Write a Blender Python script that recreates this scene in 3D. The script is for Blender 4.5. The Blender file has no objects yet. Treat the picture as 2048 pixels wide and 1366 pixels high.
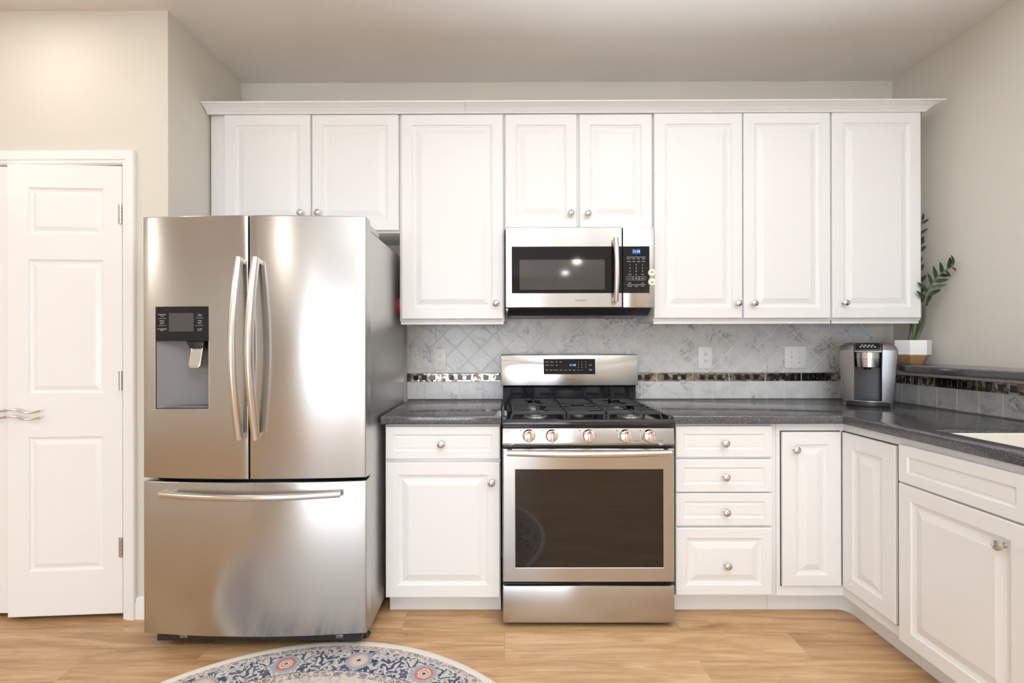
import bpy, bmesh, math, random
from mathutils import Vector, Matrix
random.seed(7)
C = bpy.context.scene.collection
PI = math.pi
# ------------------------------------------------------------------ camera
F, CX, CY = 941.37, 1004.98, 687.02
YAW, PIT, ROL = math.radians(.187), math.radians(.027), math.radians(-.123)
CD, CH = 2.7505, 1.2503
fw = Vector((-math.sin(YAW)*math.cos(PIT), math.cos(YAW)*math.cos(PIT), math.sin(PIT)))
rt = Vector((math.cos(YAW), math.sin(YAW), 0)); up = rt.cross(fw)
r2 = math.cos(ROL)*rt + math.sin(ROL)*up; u2 = -math.sin(ROL)*rt + math.cos(ROL)*up
cam = bpy.data.cameras.new('camera'); camo = bpy.data.objects.new('camera', cam); C.objects.link(camo)
camo.matrix_world = Matrix(((r2.x, u2.x, -fw.x, 0), (r2.y, u2.y, -fw.y, -CD), (r2.z, u2.z, -fw.z, CH), (0, 0, 0, 1)))
cam.sensor_width = 36; cam.lens = 36*F/2048
cam.shift_x = (1024-CX)/2048; cam.shift_y = (CY-683)/2048
cam.clip_start = .05
bpy.context.scene.camera = camo
# ------------------------------------------------------------------ world, lights, exposure
sc = bpy.context.scene
sc.view_settings.view_transform = 'Standard'; sc.view_settings.look = 'None'
sc.view_settings.gamma = 1; sc.view_settings.exposure = -.78
sc.cycles.max_bounces = 10; sc.cycles.diffuse_bounces = 6; sc.cycles.glossy_bounces = 5
sc.cycles.sample_clamp_indirect = 6
w = bpy.data.worlds.new('sky'); sc.world = w; w.use_nodes = True
w.node_tree.nodes['Background'].inputs[0].default_value = (.85, .93, 1, 1)
w.node_tree.nodes['Background'].inputs[1].default_value = 1.5
def area(name, loc, rot, sx, sy, watt, col):
    l = bpy.data.lights.new(name, 'AREA'); l.shape = 'RECTANGLE'; l.size = sx; l.size_y = sy
    l.energy = watt; l.color = col
    o = bpy.data.objects.new(name, l); C.objects.link(o); o.location = loc; o.rotation_euler = rot
    return o
# daylight through the wide patio door behind the camera
area('daylight_patio', (-1.3, -9.05, 1.12), (PI/2, 0, 0), 4.0, 2.1, 370, (.82, .90, 1))
# the photographer's flash, turned up to the ceiling beside the camera
area('bounce_flash', (.7, -3.0, 1.25), (PI, 0, 0), .25, .25, 470, (.83, .905, 1)).data.spread = math.radians(122)
CANS = [(-2.02, -1.02, 5), (-.35, -1.85, 3.5), (1.0, -1.75, 4), (-1.9, -3.3, 14), (.3, -3.5, 14), (1.6, -3.5, 8), (1.35, -6.7, 16), (1.31, -8.1, 12), (-2.2, -6.2, 16), (-4.15, -2.9, 38)]  # last one is added, unseen, to brighten the side wall mirrored in the refrigerator

XL, XR, XT, YP, H = -1.535, 2.268, 2.152, -.6026, 2.778
ZC, ZCB = .927, .889      # worktop top and underside
def at(px, py, Y):
    """pixel of the photograph -> X, Z on the plane y = Y"""
    d = fw + r2*((px-CX)/F) - u2*((py-CY)/F)
    t = (Y+CD)/d.y
    return d.x*t, CH+d.z*t
def atx(px, py, X):
    """pixel -> Y, Z on the plane x = X"""
    d = fw + r2*((px-CX)/F) - u2*((py-CY)/F)
    t = X/d.x
    return d.y*t-CD, CH+d.z*t
def rect(px0, py0, px1, py1, Y):
    xm, ym = (px0+px1)/2, (py0+py1)/2
    return at(px0, ym, Y)[0], at(px1, ym, Y)[0], at(xm, py1, Y)[1], at(xm, py0, Y)[1]   # x0,x1,z0,z1

# ------------------------------------------------------------------ materials
def mat(name, col=(.8,.8,.8), rough=.5, metal=0, spec=.5, coat=0, emis=None, es=0, sub=0):
    m = bpy.data.materials.new(name); m.use_nodes = True
    b = m.node_tree.nodes['Principled BSDF']
    b.inputs['Base Color'].default_value = (*col, 1); b.inputs['Roughness'].default_value = rough
    b.inputs['Metallic'].default_value = metal; b.inputs['Specular IOR Level'].default_value = spec
    b.inputs['Coat Weight'].default_value = coat
    if emis: b.inputs['Emission Color'].default_value = (*emis, 1); b.inputs['Emission Strength'].default_value = es
    return m
class N:
    def __init__(s, m): s.m = m; s.t = m.node_tree; s.b = s.t.nodes['Principled BSDF']
    def n(s, typ, **kw):
        x = s.t.nodes.new(typ)
        for k, v in kw.items():
            if k.startswith('i_'): x.inputs[k[2:].replace('_', ' ')].default_value = v
            else: setattr(x, k, v)
        return x
    def l(s, a, b): s.t.links.new(a, b)
    def co(s, scale=(1,1,1), kind='Object', rot=(0,0,0)):
        t = s.n('ShaderNodeTexCoord'); mp = s.n('ShaderNodeMapping')
        mp.inputs['Scale'].default_value = scale; mp.inputs['Rotation'].default_value = rot
        s.l(t.outputs[kind], mp.inputs[0]); return mp.outputs[0]
    def noise(s, vec, scale, detail=4, rough=.55, dist=0):
        x = s.n('ShaderNodeTexNoise'); s.l(vec, x.inputs['Vector'])
        x.inputs['Scale'].default_value = scale; x.inputs['Detail'].default_value = detail
        x.inputs['Roughness'].default_value = rough; x.inputs['Distortion'].default_value = dist
        return x.outputs[0]
    def ramp(s, fac, stops):
        r = s.n('ShaderNodeValToRGB'); s.l(fac, r.inputs[0]); e = r.color_ramp.elements
        while len(e) < len(stops): e.new(.5)
        for k, (p, c) in enumerate(stops):
            e[k].position = p; e[k].color = (c, c, c, 1) if not hasattr(c, '__len__') else (*c, 1)
        return r.outputs[0]
    def math(s, op, a, b=None, c=None):
        x = s.n('ShaderNodeMath', operation=op)
        for k, v in enumerate((a, b, c)):
            if v is None: continue
            if isinstance(v, (int, float)): x.inputs[k].default_value = v
            else: s.l(v, x.inputs[k])
        return x.outputs[0]
    def mix(s, fac, a, b, mode='MIX'):
        x = s.n('ShaderNodeMix', data_type='RGBA', blend_type=mode)
        for k, v in ((0, fac), (6, a), (7, b)):
            if isinstance(v, (int, float)): x.inputs[k].default_value = v
            elif isinstance(v, tuple): x.inputs[k].default_value = (*v, 1)
            else: s.l(v, x.inputs[k])
        return x.outputs[2]
    def bump(s, h, strength, dist=.002):
        x = s.n('ShaderNodeBump'); x.inputs['Strength'].default_value = strength; x.inputs['Distance'].default_value = dist
        s.l(h, x.inputs['Height']); s.l(x.outputs[0], s.b.inputs['Normal'])

def wall_mat(name, col):
    m = mat(name, col, .75, spec=.25); n = N(m); v = n.co()
    a = n.noise(v, 1.3, 3); n.l(n.mix(n.ramp(a, [(.3, 0.), (.7, 1.)]), col, tuple(c*1.06 for c in col)), n.b.inputs['Base Color'])
    n.bump(n.noise(v, 260, 2), .08, .001); return m
M_wall = wall_mat('painted_wall', (.66, .635, .575))
M_ceil = wall_mat('painted_ceiling', (.75, .735, .71))
M_white = mat('white_gloss_trim', (.86, .866, .87), .32)
M_cab = mat('white_cabinet_paint', (.82, .828, .832), .33)
n = N(M_cab); n.bump(n.noise(n.co(), 45, 3), .03, .001)
M_cabin = mat('cabinet_underside', (.62, .60, .54), .6)
M_gap = mat('gasket_and_gap_shade', (.02, .02, .02), .8)
M_plate = mat('white_plastic', (.86, .86, .86), .25)
M_cream = mat('cream_plastic', (.80, .77, .66), .35)
M_slot = mat('dark_slot', (.03, .03, .03), .6)

def steel(name, col=(.52, .512, .50), rough=.23, aniso=.85, streak=.05, rot=.25):
    m = mat(name, col, rough, 1.0); n = N(m)
    v = n.co((1.2, 1.2, 300)); s = n.noise(v, 1.0, 3)
    lr = n.noise(n.co((1, 1, .6)), 3.2, 1, .5, .3)
    r = n.math('ADD', n.math('MULTIPLY', lr, .14), rough-.06); n.l(r, n.b.inputs['Roughness'])
    n.b.inputs['Anisotropic'].default_value = aniso; n.b.inputs['Anisotropic Rotation'].default_value = rot
    t = n.n('ShaderNodeTangent', direction_type='RADIAL', axis='Z'); n.l(t.outputs[0], n.b.inputs['Tangent'])
    c = n.mix(n.math('MULTIPLY', s, 1.), tuple(x*(1-streak) for x in col), tuple(min(1, x*(1+streak)) for x in col))
    n.l(c, n.b.inputs['Base Color'])
    n.bump(n.noise(n.co((1, 1, .5)), 2.0, 0), .25, .006)
    return m
M_steel = steel('brushed_stainless')
M_steel_side = steel('grey_case_side', (.58, .575, .565), .36, .2, .02)
M_handle = mat('satin_steel_handle', (.72, .70, .67), .24, 1)
M_knob = mat('satin_nickel', (.62, .60, .57), .22, 1)
M_chrome = mat('polished_chrome', (.82, .80, .78), .07, 1)
M_black = mat('black_gloss_glass', (.008, .008, .009), .05, spec=.3)
M_bplas = mat('black_plastic', (.014, .014, .015), .35)
M_enam = mat('black_enamel', (.012, .012, .013), .12)
M_iron = mat('cast_iron', (.016, .016, .018), .6)
M_cap = mat('burner_cap', (.05, .048, .046), .45)
M_alu = mat('burner_ring', (.30, .29, .28), .45, 1)
M_dgrey = mat('dispenser_grey', (.15, .148, .146), .5)
M_screen = mat('dark_screen', (.05, .05, .05), .15)
M_ink = mat('white_print', (.75, .75, .75), .5)
M_inkd = mat('dark_print', (.09, .085, .08), .5)
M_led = mat('blue_display_digits', (.1, .5, .9), .4, emis=(.25, .75, 1), es=2.0)
M_ledbg = mat('blue_display', (.01, .03, .12), .2, emis=(.02, .10, .45), es=.6)
M_red = mat('red_plastic', (.65, .03, .04), .35)
M_win = mat('oven_window_glass', (.012, .009, .007), .03, spec=.35)
M_mwin = mat('microwave_window_mesh', (.045, .043, .042), .06, spec=.6)
M_wood = mat('dark_bamboo', (.30, .17, .07), .45)
n = N(M_wood); n.l(n.mix(n.noise(n.co((1, 1, .15)), 60, 4), (.20, .11, .045), (.38, .22, .10)), n.b.inputs['Base Color'])
M_pot = mat('white_ceramic', (.85, .85, .86), .12)
M_leaf = mat('dark_green_leaf', (.035, .065, .03), .3)
n = N(M_leaf); n.l(n.mix(n.noise(n.co(), 30, 2), (.025, .05, .02), (.06, .10, .045)), n.b.inputs['Base Color'])
M_stem = mat('green_stem', (.055, .075, .03), .4)
M_soil = mat('soil', (.03, .02, .015), .9)
n = N(M_soil); n.bump(n.noise(n.co(), 200, 3), .6, .004)
M_sink = mat('cream_sink', (.84, .81, .74), .15)
M_silver = mat('silver_plastic', (.25, .25, .255), .3, .85)
M_silverh = mat('silver_head', (.62, .62, .62), .22, 1)
M_grout = mat('light_grout', (.80, .785, .72), .85)
M_lamp = mat('ceiling_lamp_glow', (1, 1, 1), .5, emis=(1, .82, .6), es=6)

def quartz():
    m = mat('grey_speckled_quartz', (.1, .1, .1), .13, spec=.55); n = N(m); v = n.co()
    a = n.noise(v, 300, 2, .7); b = n.noise(v, 620, 1)
    c = n.ramp(a, [(.34, (.022, .022, .026)), (.5, (.048, .048, .051)), (.62, (.085, .083, .085)), (.72, (.30, .30, .30))])
    c = n.mix(n.ramp(b, [(.62, 0.), (.70, .55)]), c, (.34, .33, .33))
    n.l(c, n.b.inputs['Base Color']); return m
M_quartz = quartz()

def marble(name='carrara_tile'):
    m = mat(name, (.6, .62, .63), .28, spec=.45); n = N(m)
    at_ = n.n('ShaderNodeAttribute', attribute_name='tint', attribute_type='GEOMETRY')
    t = n.n('ShaderNodeTexCoord'); ad = n.n('ShaderNodeVectorMath', operation='MULTIPLY_ADD')
    ad.inputs[1].default_value = (17, 23, 31)
    n.l(at_.outputs['Color'], ad.inputs[0]); n.l(t.outputs['Object'], ad.inputs[2]); v = ad.outputs[0]
    big = n.noise(v, 9, 5, .6, .8)
    base = n.ramp(big, [(.28, (.56, .585, .60)), (.5, (.72, .735, .735)), (.7, (.80, .805, .795))])
    vn = n.noise(v, 7, 6, .62, 1.6)
    vein = n.ramp(n.math('ABSOLUTE', n.math('SUBTRACT', vn, .5)), [(0., 1.), (.018, .35), (.05, 0.)])
    msk = n.ramp(n.noise(v, 6, 2), [(.48, 0.), (.62, .85)])
    c = n.mix(n.math('MULTIPLY', vein, msk), base, (.17, .18, .20))
    br = n.math('MULTIPLY_ADD', at_.outputs['Alpha'], .0, 1.)
    sep = n.n('ShaderNodeSeparateColor'); n.l(at_.outputs['Color'], sep.inputs[0])
    g = n.math('MULTIPLY_ADD', sep.outputs[0], .22, .87)
    hs = n.n('ShaderNodeHueSaturation'); n.l(c, hs.inputs['Color']); n.l(g, hs.inputs['Value'])
    n.l(hs.outputs[0], n.b.inputs['Base Color'])
    n.bump(n.noise(v, 60, 4), .12, .001); return m
M_marble = marble()

def accent():
    m = mat('polished_metal_strip', (.5, .47, .43), .18, 1); n = N(m)
    a = n.noise(n.co(), 30, 2, .5, .8)
    at_ = n.n('ShaderNodeAttribute', attribute_name='tint', attribute_type='GEOMETRY')
    sep = n.n('ShaderNodeSeparateColor'); n.l(at_.outputs['Color'], sep.inputs[0])
    c = n.ramp(a, [(.3, (.06, .05, .045)), (.45, (.18, .15, .12)), (.55, (.30, .26, .21)), (.7, (.50, .46, .41))])
    c = n.mix(sep.outputs[0], c, (.10, .09, .085))
    n.l(c, n.b.inputs['Base Color']); n.bump(n.noise(n.co(), 30, 1, .5, .5), .6, .006); return m
M_acc = accent()

def floor_mat():
    m = mat('oak_planks', (.5, .35, .2), .32, spec=.45); n = N(m)
    t = n.n('ShaderNodeTexCoord'); v = t.outputs['Object']
    br = n.n('ShaderNodeTexBrick'); n.l(v, br.inputs['Vector'])
    br.offset = .37; br.offset_frequency = 2; br.squash = 1
    for k, x in (('Scale', 1.), ('Mortar Size', .0009), ('Mortar Smooth', .3), ('Bias', 0.), ('Brick Width', 1.22), ('Row Height', .178)): br.inputs[k].default_value = x
    br.inputs['Color1'].default_value = (0, 0, 0, 1); br.inputs['Color2'].default_value = (1, 1, 1, 1); br.inputs['Mortar'].default_value = (.5, .5, .5, 1)
    ad = n.n('ShaderNodeVectorMath', operation='MULTIPLY_ADD'); ad.inputs[1].default_value = (9, 7, 5)
    n.l(br.outputs[0], ad.inputs[0]); n.l(v, ad.inputs[2])
    mp = n.n('ShaderNodeMapping'); mp.inputs['Scale'].default_value = (1, 9, 1); n.l(ad.outputs[0], mp.inputs[0])
    g1 = n.noise(mp.outputs[0], 2.0, 6, .6, .9)
    mp2 = n.n('ShaderNodeMapping'); mp2.inputs['Scale'].default_value = (2.2, 60, 1); n.l(ad.outputs[0], mp2.inputs[0])
    g2 = n.noise(mp2.outputs[0], 2.4, 4, .6, .3)
    base = n.ramp(g1, [(.25, (.27, .150, .068)), (.42, (.43, .265, .13)), (.58, (.55, .365, .195)), (.78, (.66, .47, .285))])
    fine = n.ramp(g2, [(.3, (.74, .69, .64)), (.6, (1., 1., 1.))])
    mp3 = n.n('ShaderNodeMapping'); mp3.inputs['Scale'].default_value = (3, 22, 1); n.l(ad.outputs[0], mp3.inputs[0])
    wv = n.noise(mp3.outputs[0], 3.2, 5, .7, 2.2); wl = n.ramp(n.math('FRACT', n.math('MULTIPLY', wv, 7.)), [(0., (.80, .75, .70)), (.25, (1., 1., 1.)), (.85, (1., 1., 1.)), (1., (.80, .75, .70))])
    c = n.mix(.8, base, fine, 'MULTIPLY'); c = n.mix(.55, c, wl, 'MULTIPLY')
    tone = n.ramp(br.outputs[0], [(0., (.93, .91, .88)), (1., (1.07, 1.06, 1.06))])
    c = n.mix(1., c, tone, 'MULTIPLY')
    c = n.mix(n.math('MULTIPLY', br.outputs['Fac'], .65), c, (.14, .08, .045))
    n.l(c, n.b.inputs['Base Color']); n.bump(g2, .12, .001)
    n.l(n.ramp(g1, [(.3, .42), (.7, .30)]), n.b.inputs['Roughness']); return m
M_floor = floor_mat()

def rug_mat():
    m = mat('woven_rug', (.6, .6, .6), .95, spec=.1); n = N(m)
    t = n.n('ShaderNodeTexCoord'); sp = n.n('ShaderNodeSeparateXYZ'); n.l(t.outputs['Object'], sp.inputs[0])
    x, y = sp.outputs[0], sp.outputs[1]
    r = n.math('SQRT', n.math('ADD', n.math('MULTIPLY', x, x), n.math('MULTIPLY', y, y)))
    th = n.math('ARCTAN2', y, x)
    NB = 18.
    k = n.math('ADD', n.math('MULTIPLY', th, NB/(2*PI)), 9.28)
    fr = n.math('FRACT', k)
    u = n.math('MULTIPLY', n.math('MULTIPLY', n.math('SUBTRACT', fr, .5), r), 2*PI/NB)
    par = n.math('GREATER_THAN', n.math('FRACT', n.math('MULTIPLY', n.math('FLOOR', k), .5)), .25)
    def medal(u_, v0, ru):
        v_ = n.math('SUBTRACT', r, v0)
        return n.math('SQRT', n.math('ADD', n.math('MULTIPLY', u_, u_), n.math('MULTIPLY', v_, v_)))
    d = medal(u, .800, 1)
    # angular petals
    dn = n.math('ADD', d, n.math('MULTIPLY', n.math('SUBTRACT', n.noise(t.outputs['Object'], 60, 2), .5), .012))
    # floral field: mirrored scroll pattern built from repeated coordinates
    cb = n.n('ShaderNodeCombineXYZ'); n.l(n.math('ABSOLUTE', u), cb.inputs[0]); n.l(r, cb.inputs[1]); n.l(n.math('MULTIPLY', par, .37), cb.inputs[2])
    scroll = n.noise(cb.outputs[0], 24, 3, .5, 2.0)
    vor = n.n('ShaderNodeTexVoronoi', feature='F1'); vor.inputs['Scale'].default_value = 26; n.l(cb.outputs[0], vor.inputs['Vector'])
    navy, cream, pale, red, peach = (.030, .045, .085), (.60, .56, .52), (.30, .34, .40), (.46, .13, .09), (.60, .40, .31)
    f = n.ramp(scroll, [(.485, 0.), (.515, 1.)])
    field = n.mix(f, navy, cream)
    f2 = n.ramp(scroll, [(.60, 0.), (.62, 1.)]); field = n.mix(f2, field, pale)
    f3 = n.ramp(vor.outputs['Distance'], [(.16, 1.), (.20, 0.)]); field = n.mix(f3, field, cream)
    f4 = n.ramp(vor.outputs['Distance'], [(.06, 1.), (.08, 0.)]); field = n.mix(f4, field, peach)
    def ring(base, lo, hi, col, dd=None):
        dd = dd or dn
        q = n.math('MULTIPLY', n.math('GREATER_THAN', dd, lo), n.math('LESS_THAN', dd, hi))
        return n.mix(q, base, col)
    field = ring(field, 0, .050, pale); 
    redc = n.mix(par, red, peach)
    field = ring(field, 0, .036, redc); field = ring(field, 0, .025, cream); field = ring(field, .014, .018, redc); field = ring(field, 0, .007, navy)
    # narrow guard borders
    guardn = n.ramp(n.noise(cb.outputs[0], 75, 2, .5, 1.), [(.44, cream), (.5, peach), (.56, navy), (.62, pale)])
    def band(base, lo, hi, col):
        q = n.math('MULTIPLY', n.math('GREATER_THAN', r, lo), n.math('LESS_THAN', r, hi))
        return n.mix(q, base, col)
    c = band(field, .862, .895, guardn); c = band(c, .860, .863, cream)
    c = band(c, .705, .738, guardn); c = band(c, .738, .741, navy)
    inner = n.ramp(n.noise(t.outputs['Object'], 22, 4, .6, 1.5), [(.42, cream), (.52, (.56, .50, .45)), (.62, pale)])
    c = band(c, -1., .705, inner); c = band(c, .895, 2., (.66, .63, .58))
    # worn threads
    wear = n.ramp(n.noise(n.co((1, 40, 1)), 12, 3), [(.5, 0.), (.68, .55)])
    wear2 = n.ramp(n.noise(t.outputs['Object'], 5, 3), [(.45, .15), (.6, 1.)])
    c = n.mix(n.math('MULTIPLY', wear, wear2), c, (.58, .55, .52))
    n.l(c, n.b.inputs['Base Color']); n.bump(n.noise(t.outputs['Object'], 500, 2), .4, .002); return m
M_rug = rug_mat()
M_rugedge = mat('cream_rug_binding', (.76, .74, .70), .9, spec=.1)
n = N(M_rugedge); n.bump(n.noise(n.co(), 300, 2), .5, .003)

# ------------------------------------------------------------------ mesh helper
class MB:
    def __init__(s): s.bm = bmesh.new(); s.tl = s.bm.faces.layers.string.new('t'); s.tinted = False
    def _tr(s, vs, mtx):
        if mtx is not None: bmesh.ops.transform(s.bm, matrix=mtx, verts=vs)
    def box(s, x0, x1, y0, y1, z0, z1, bev=0, seg=2, mtx=None, tint=None):
        x0, x1 = min(x0, x1), max(x0, x1); y0, y1 = min(y0, y1), max(y0, y1); z0, z1 = min(z0, z1), max(z0, z1)
        vs = [s.bm.verts.new(p) for p in ((x0,y0,z0),(x1,y0,z0),(x1,y1,z0),(x0,y1,z0),(x0,y0,z1),(x1,y0,z1),(x1,y1,z1),(x0,y1,z1))]
        fs = [s.bm.faces.new([vs[k] for k in q]) for q in ((3,2,1,0),(4,5,6,7),(0,1,5,4),(1,2,6,5),(2,3,7,6),(3,0,4,7))]
        return s._fin(vs, fs, bev, seg, mtx, tint)
    def _fin(s, vs, fs, bev, seg, mtx, tint, edges=None):
        n0 = None
        if bev > 0:
            es = edges if edges is not None else list({e for f in fs for e in f.edges})
            r = bmesh.ops.bevel(s.bm, geom=es, offset=bev, segments=seg, affect='EDGES', profile=.5)
            fs = list(set([f for f in fs if f.is_valid] + r['faces']))
            vs = list({v for f in fs for v in f.verts})
        if mtx is not None: s._tr(vs, mtx)
        if tint is not None:
            s.tinted = True
            for f in fs: f[s.tl] = ('%f,%f,%f' % tint).encode()
        return vs
    def prism(s, pts, axis, a0, a1, bev=0, seg=2, mtx=None, tint=None):
        """pts: polygon in the two other axes; axis 'x': (y,z), 'y': (x,z), 'z': (x,y)"""
        def mk(p, a): return {'x': (a, p[0], p[1]), 'y': (p[0], a, p[1]), 'z': (p[0], p[1], a)}[axis]
        A = [s.bm.verts.new(mk(p, a0)) for p in pts]; B = [s.bm.verts.new(mk(p, a1)) for p in pts]
        fs = [s.bm.faces.new(A), s.bm.faces.new(list(reversed(B)))]
        L = len(pts)
        for k in range(L): fs.append(s.bm.faces.new([A[k], B[k], B[(k+1) % L], A[(k+1) % L]]))
        bmesh.ops.recalc_face_normals(s.bm, faces=fs)
        return s._fin(A+B, fs, bev, seg, mtx, tint)
    def lathe(s, prof, mtx=None, seg=24, a0=0, a1=2*PI, cap=True):
        """prof: (r, z) list, spun about z"""
        full = abs(a1-a0-2*PI) < 1e-6; k_n = seg if full else seg+1; rings = []
        for r, z in prof:
            rings.append([s.bm.verts.new((r*math.cos(a0+(a1-a0)*k/seg), r*math.sin(a0+(a1-a0)*k/seg), z)) for k in range(k_n)])
        fs = []
        for A, B in zip(rings, rings[1:]):
            for k in range(seg if full else seg):
                j = (k+1) % k_n
                fs.append(s.bm.faces.new([A[k], A[j], B[j], B[k]]))
        if cap and full:
            fs.append(s.bm.faces.new(list(reversed(rings[0])))); fs.append(s.bm.faces.new(rings[-1]))
        vs = [v for r in rings for v in r]; bmesh.ops.recalc_face_normals(s.bm, faces=fs)
        s._tr(vs, mtx); return vs
    def tube(s, pts, rad, seg=10, mtx=None, sx=1, caps=True, upv=None):
        """rad: a number, or a list; sx: width factor across"""
        P = [Vector(p) for p in pts]; rings = []
        prev = Vector(upv) if upv else None
        for k, p in enumerate(P):
            t = (P[min(k+1, len(P)-1)] - P[max(k-1, 0)]).normalized()
            if prev is None:
                prev = Vector((0, 0, 1)) if abs(t.z) < .9 else Vector((0, 1, 0))
            a = (prev - t*prev.dot(t)).normalized(); b = t.cross(a); prev = a
            r = rad[k] if hasattr(rad, '__len__') else rad
            rings.append([s.bm.verts.new(p + a*math.cos(2*PI*j/seg)*r + b*math.sin(2*PI*j/seg)*r*sx) for j in range(seg)])
        fs = []
        for A, B in zip(rings, rings[1:]):
            for j in range(seg): fs.append(s.bm.faces.new([A[j], A[(j+1) % seg], B[(j+1) % seg], B[j]]))
        if caps: fs.append(s.bm.faces.new(list(reversed(rings[0])))); fs.append(s.bm.faces.new(rings[-1]))
        bmesh.ops.recalc_face_normals(s.bm, faces=fs)
        vs = [v for r in rings for v in r]; s._tr(vs, mtx); return vs
    def panel(s, x0, x1, z0, z1, yb, yf, panels, prof, edge=.004, mtx=None):
        """slab facing -y from yb (back) to yf (front) with nested moulded panels; panels: (px0,px1,pz0,pz1) of the moulding's outer line,
        all the same width; prof: (inset, rise) pairs"""
        fs = []; V = s.bm.verts.new
        def loop(a, b, c, d, y): return [V((a, y, c)), V((b, y, c)), V((b, y, d)), V((a, y, d))]
        def skin(A, B):
            for k in range(4): fs.append(s.bm.faces.new([A[k], A[(k+1) % 4], B[(k+1) % 4], B[k]]))
        L0 = loop(x0, x1, z0, z1, yb); L1 = loop(x0, x1, z0, z1, yf+edge); L2 = loop(x0+edge*.35, x1-edge*.35, z0+edge*.35, z1-edge*.35, yf+edge*.35); L3 = loop(x0+edge, x1-edge, z0+edge, z1-edge, yf)
        skin(L0, L1); skin(L1, L2); skin(L2, L3); fs.append(s.bm.faces.new(list(reversed(L0))))
        a, b, c, d = x0+edge, x1-edge, z0+edge, z1-edge
        ps = sorted(panels, key=lambda q: q[2])
        def quad(a, b, c, d): fs.append(s.bm.faces.new(loop(a, b, c, d, yf)))
        pa, pb = ps[0][0], ps[0][1]
        quad(a, pa, c, d); quad(pb, b, c, d)
        zz = c
        for q in ps: quad(pa, pb, zz, q[2]); zz = q[3]
        quad(pa, pb, zz, d)
        for q in ps:
            A = loop(q[0], q[1], q[2], q[3], yf)
            for ins, rise in prof:
                B = loop(q[0]+ins, q[1]-ins, q[2]+ins, q[3]-ins, yf+rise); skin(A, B); A = B
            fs.append(s.bm.faces.new(A))
        vs = list({v for f in fs for v in f.verts})
        if mtx is not None: s._tr(vs, mtx)
    def text(s, body, size, x, z, y, align='CENTER', mtx=None):
        cu = bpy.data.curves.new('t', 'FONT'); cu.body = body; cu.size = size; cu.align_x = align; cu.align_y = 'CENTER'; cu.extrude = .0002
        cu.resolution_u = 2
        o = bpy.data.objects.new('t', cu); C.objects.link(o)
        dg = bpy.context.evaluated_depsgraph_get(); me = bpy.data.meshes.new_from_object(o.evaluated_get(dg))
        me.transform(Matrix.Translation((x, y, z)) @ Matrix.Rotation(PI/2, 4, 'X') if mtx is None else mtx)
        s.bm.from_mesh(me); bpy.data.objects.remove(o); bpy.data.curves.remove(cu); bpy.data.meshes.remove(me)
    def build(s, name, m, parent=None, angle=35, local=False):
        me = bpy.data.meshes.new(name)
        if not local and parent is not None:
            bmesh.ops.translate(s.bm, vec=-root_of(parent).location, verts=s.bm.verts)
        tints = None
        if s.tinted: tints = [tuple(float(q) for q in (f[s.tl].decode() or '0,0,0').split(',')) for f in s.bm.faces]
        s.bm.faces.layers.string.remove(s.tl)
        s.bm.to_mesh(me); s.bm.free()
        if tints:
            a = me.color_attributes.new('tint', 'FLOAT_COLOR', 'CORNER')
            for p, t in zip(me.polygons, tints):
                for li in p.loop_indices: a.data[li].color = (*t, 1)
        for p in me.polygons: p.use_smooth = True
        me.set_sharp_from_angle(angle=math.radians(angle))
        me.materials.append(m)
        o = bpy.data.objects.new(name, me); C.objects.link(o)
        if parent is not None: o.parent = parent
        return o
def root_of(o):
    while o.parent: o = o.parent
    return o
def thing(name, label, cat, loc=(0,0,0), rz=0, group=None):
    o = bpy.data.objects.new(name, None); o.empty_display_size = .05; C.objects.link(o)
    o.location = loc; o.rotation_euler = (0, 0, rz); return tag(o, label, cat, group)
def tag(o, label=None, cat=None, group=None, kind=None):
    if label: o['label'] = label
    if cat: o['category'] = cat
    if group: o['group'] = group
    if kind: o['kind'] = kind
    return o
def struct(name, mb, m, label=None, cat=None):
    o = mb.build(name, m); tag(o, label, cat, kind='structure'); return o
def one(name, m, fn, parent=None, **kw):
    mb = MB(); fn(mb); return mb.build(name, m, parent, **kw)
def ROT(axis, deg): return Matrix.Rotation(math.radians(deg), 4, axis)
def T(x, y, z): return Matrix.Translation((x, y, z))

# ------------------------------------------------------------------ room shell
XO = -4.7; YB = -9.0
mb = MB(); mb.box(XO-.1, XR+.1, YB-.1, .1, -.06, 0); struct('floor', mb, M_floor, 'honey oak plank floor running under the cabinets', 'floor')
mb = MB(); mb.box(XO-.1, XR+.1, YB-.1, .1, H, H+.08); struct('ceiling', mb, M_ceil, 'beige painted ceiling over the whole kitchen', 'ceiling')
mb = MB(); mb.box(XL-.1, XR+.1, 0, .1, 0, H); struct('wall_back', mb, M_wall, 'beige wall behind the cabinets and tile backsplash', 'wall')
mb = MB(); mb.box(XR, XR+.1, YB, 0, 0, H); struct('wall_right', mb, M_wall, 'beige wall at right above the stone ledge', 'wall')
mb = MB(); mb.box(XL-.1, XL, YP+.1, 0, 0, H); struct('wall_left', mb, M_wall, 'short beige return wall left of the refrigerator', 'wall')
# pantry wall with its door opening
cx0, _ = at(245, 700, YP-.01); co0, _ = at(267, 700, YP-.02); _, dt = at(150, 327, YP-.01); _, ct = at(150, 299, YP-.02)
LEAF = .497; ox0 = cx0-2*LEAF-.012
mb = MB(); mb.box(cx0, XL, YP, YP+.1, 0, H); mb.box(ox0, cx0, YP, YP+.1, dt, H); mb.box(XO, ox0, YP, YP+.1, 0, H)
struct('wall_pantry', mb, M_wall, 'beige wall around the white pantry doors at left', 'wall')
mb = MB(); mb.box(ox0-.3, XL-.1, -.02, .05, 0, H); mb.box(ox0-.35, ox0-.3, YP+.1, .05, 0, H); struct('wall_closet', mb, M_wall)
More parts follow.
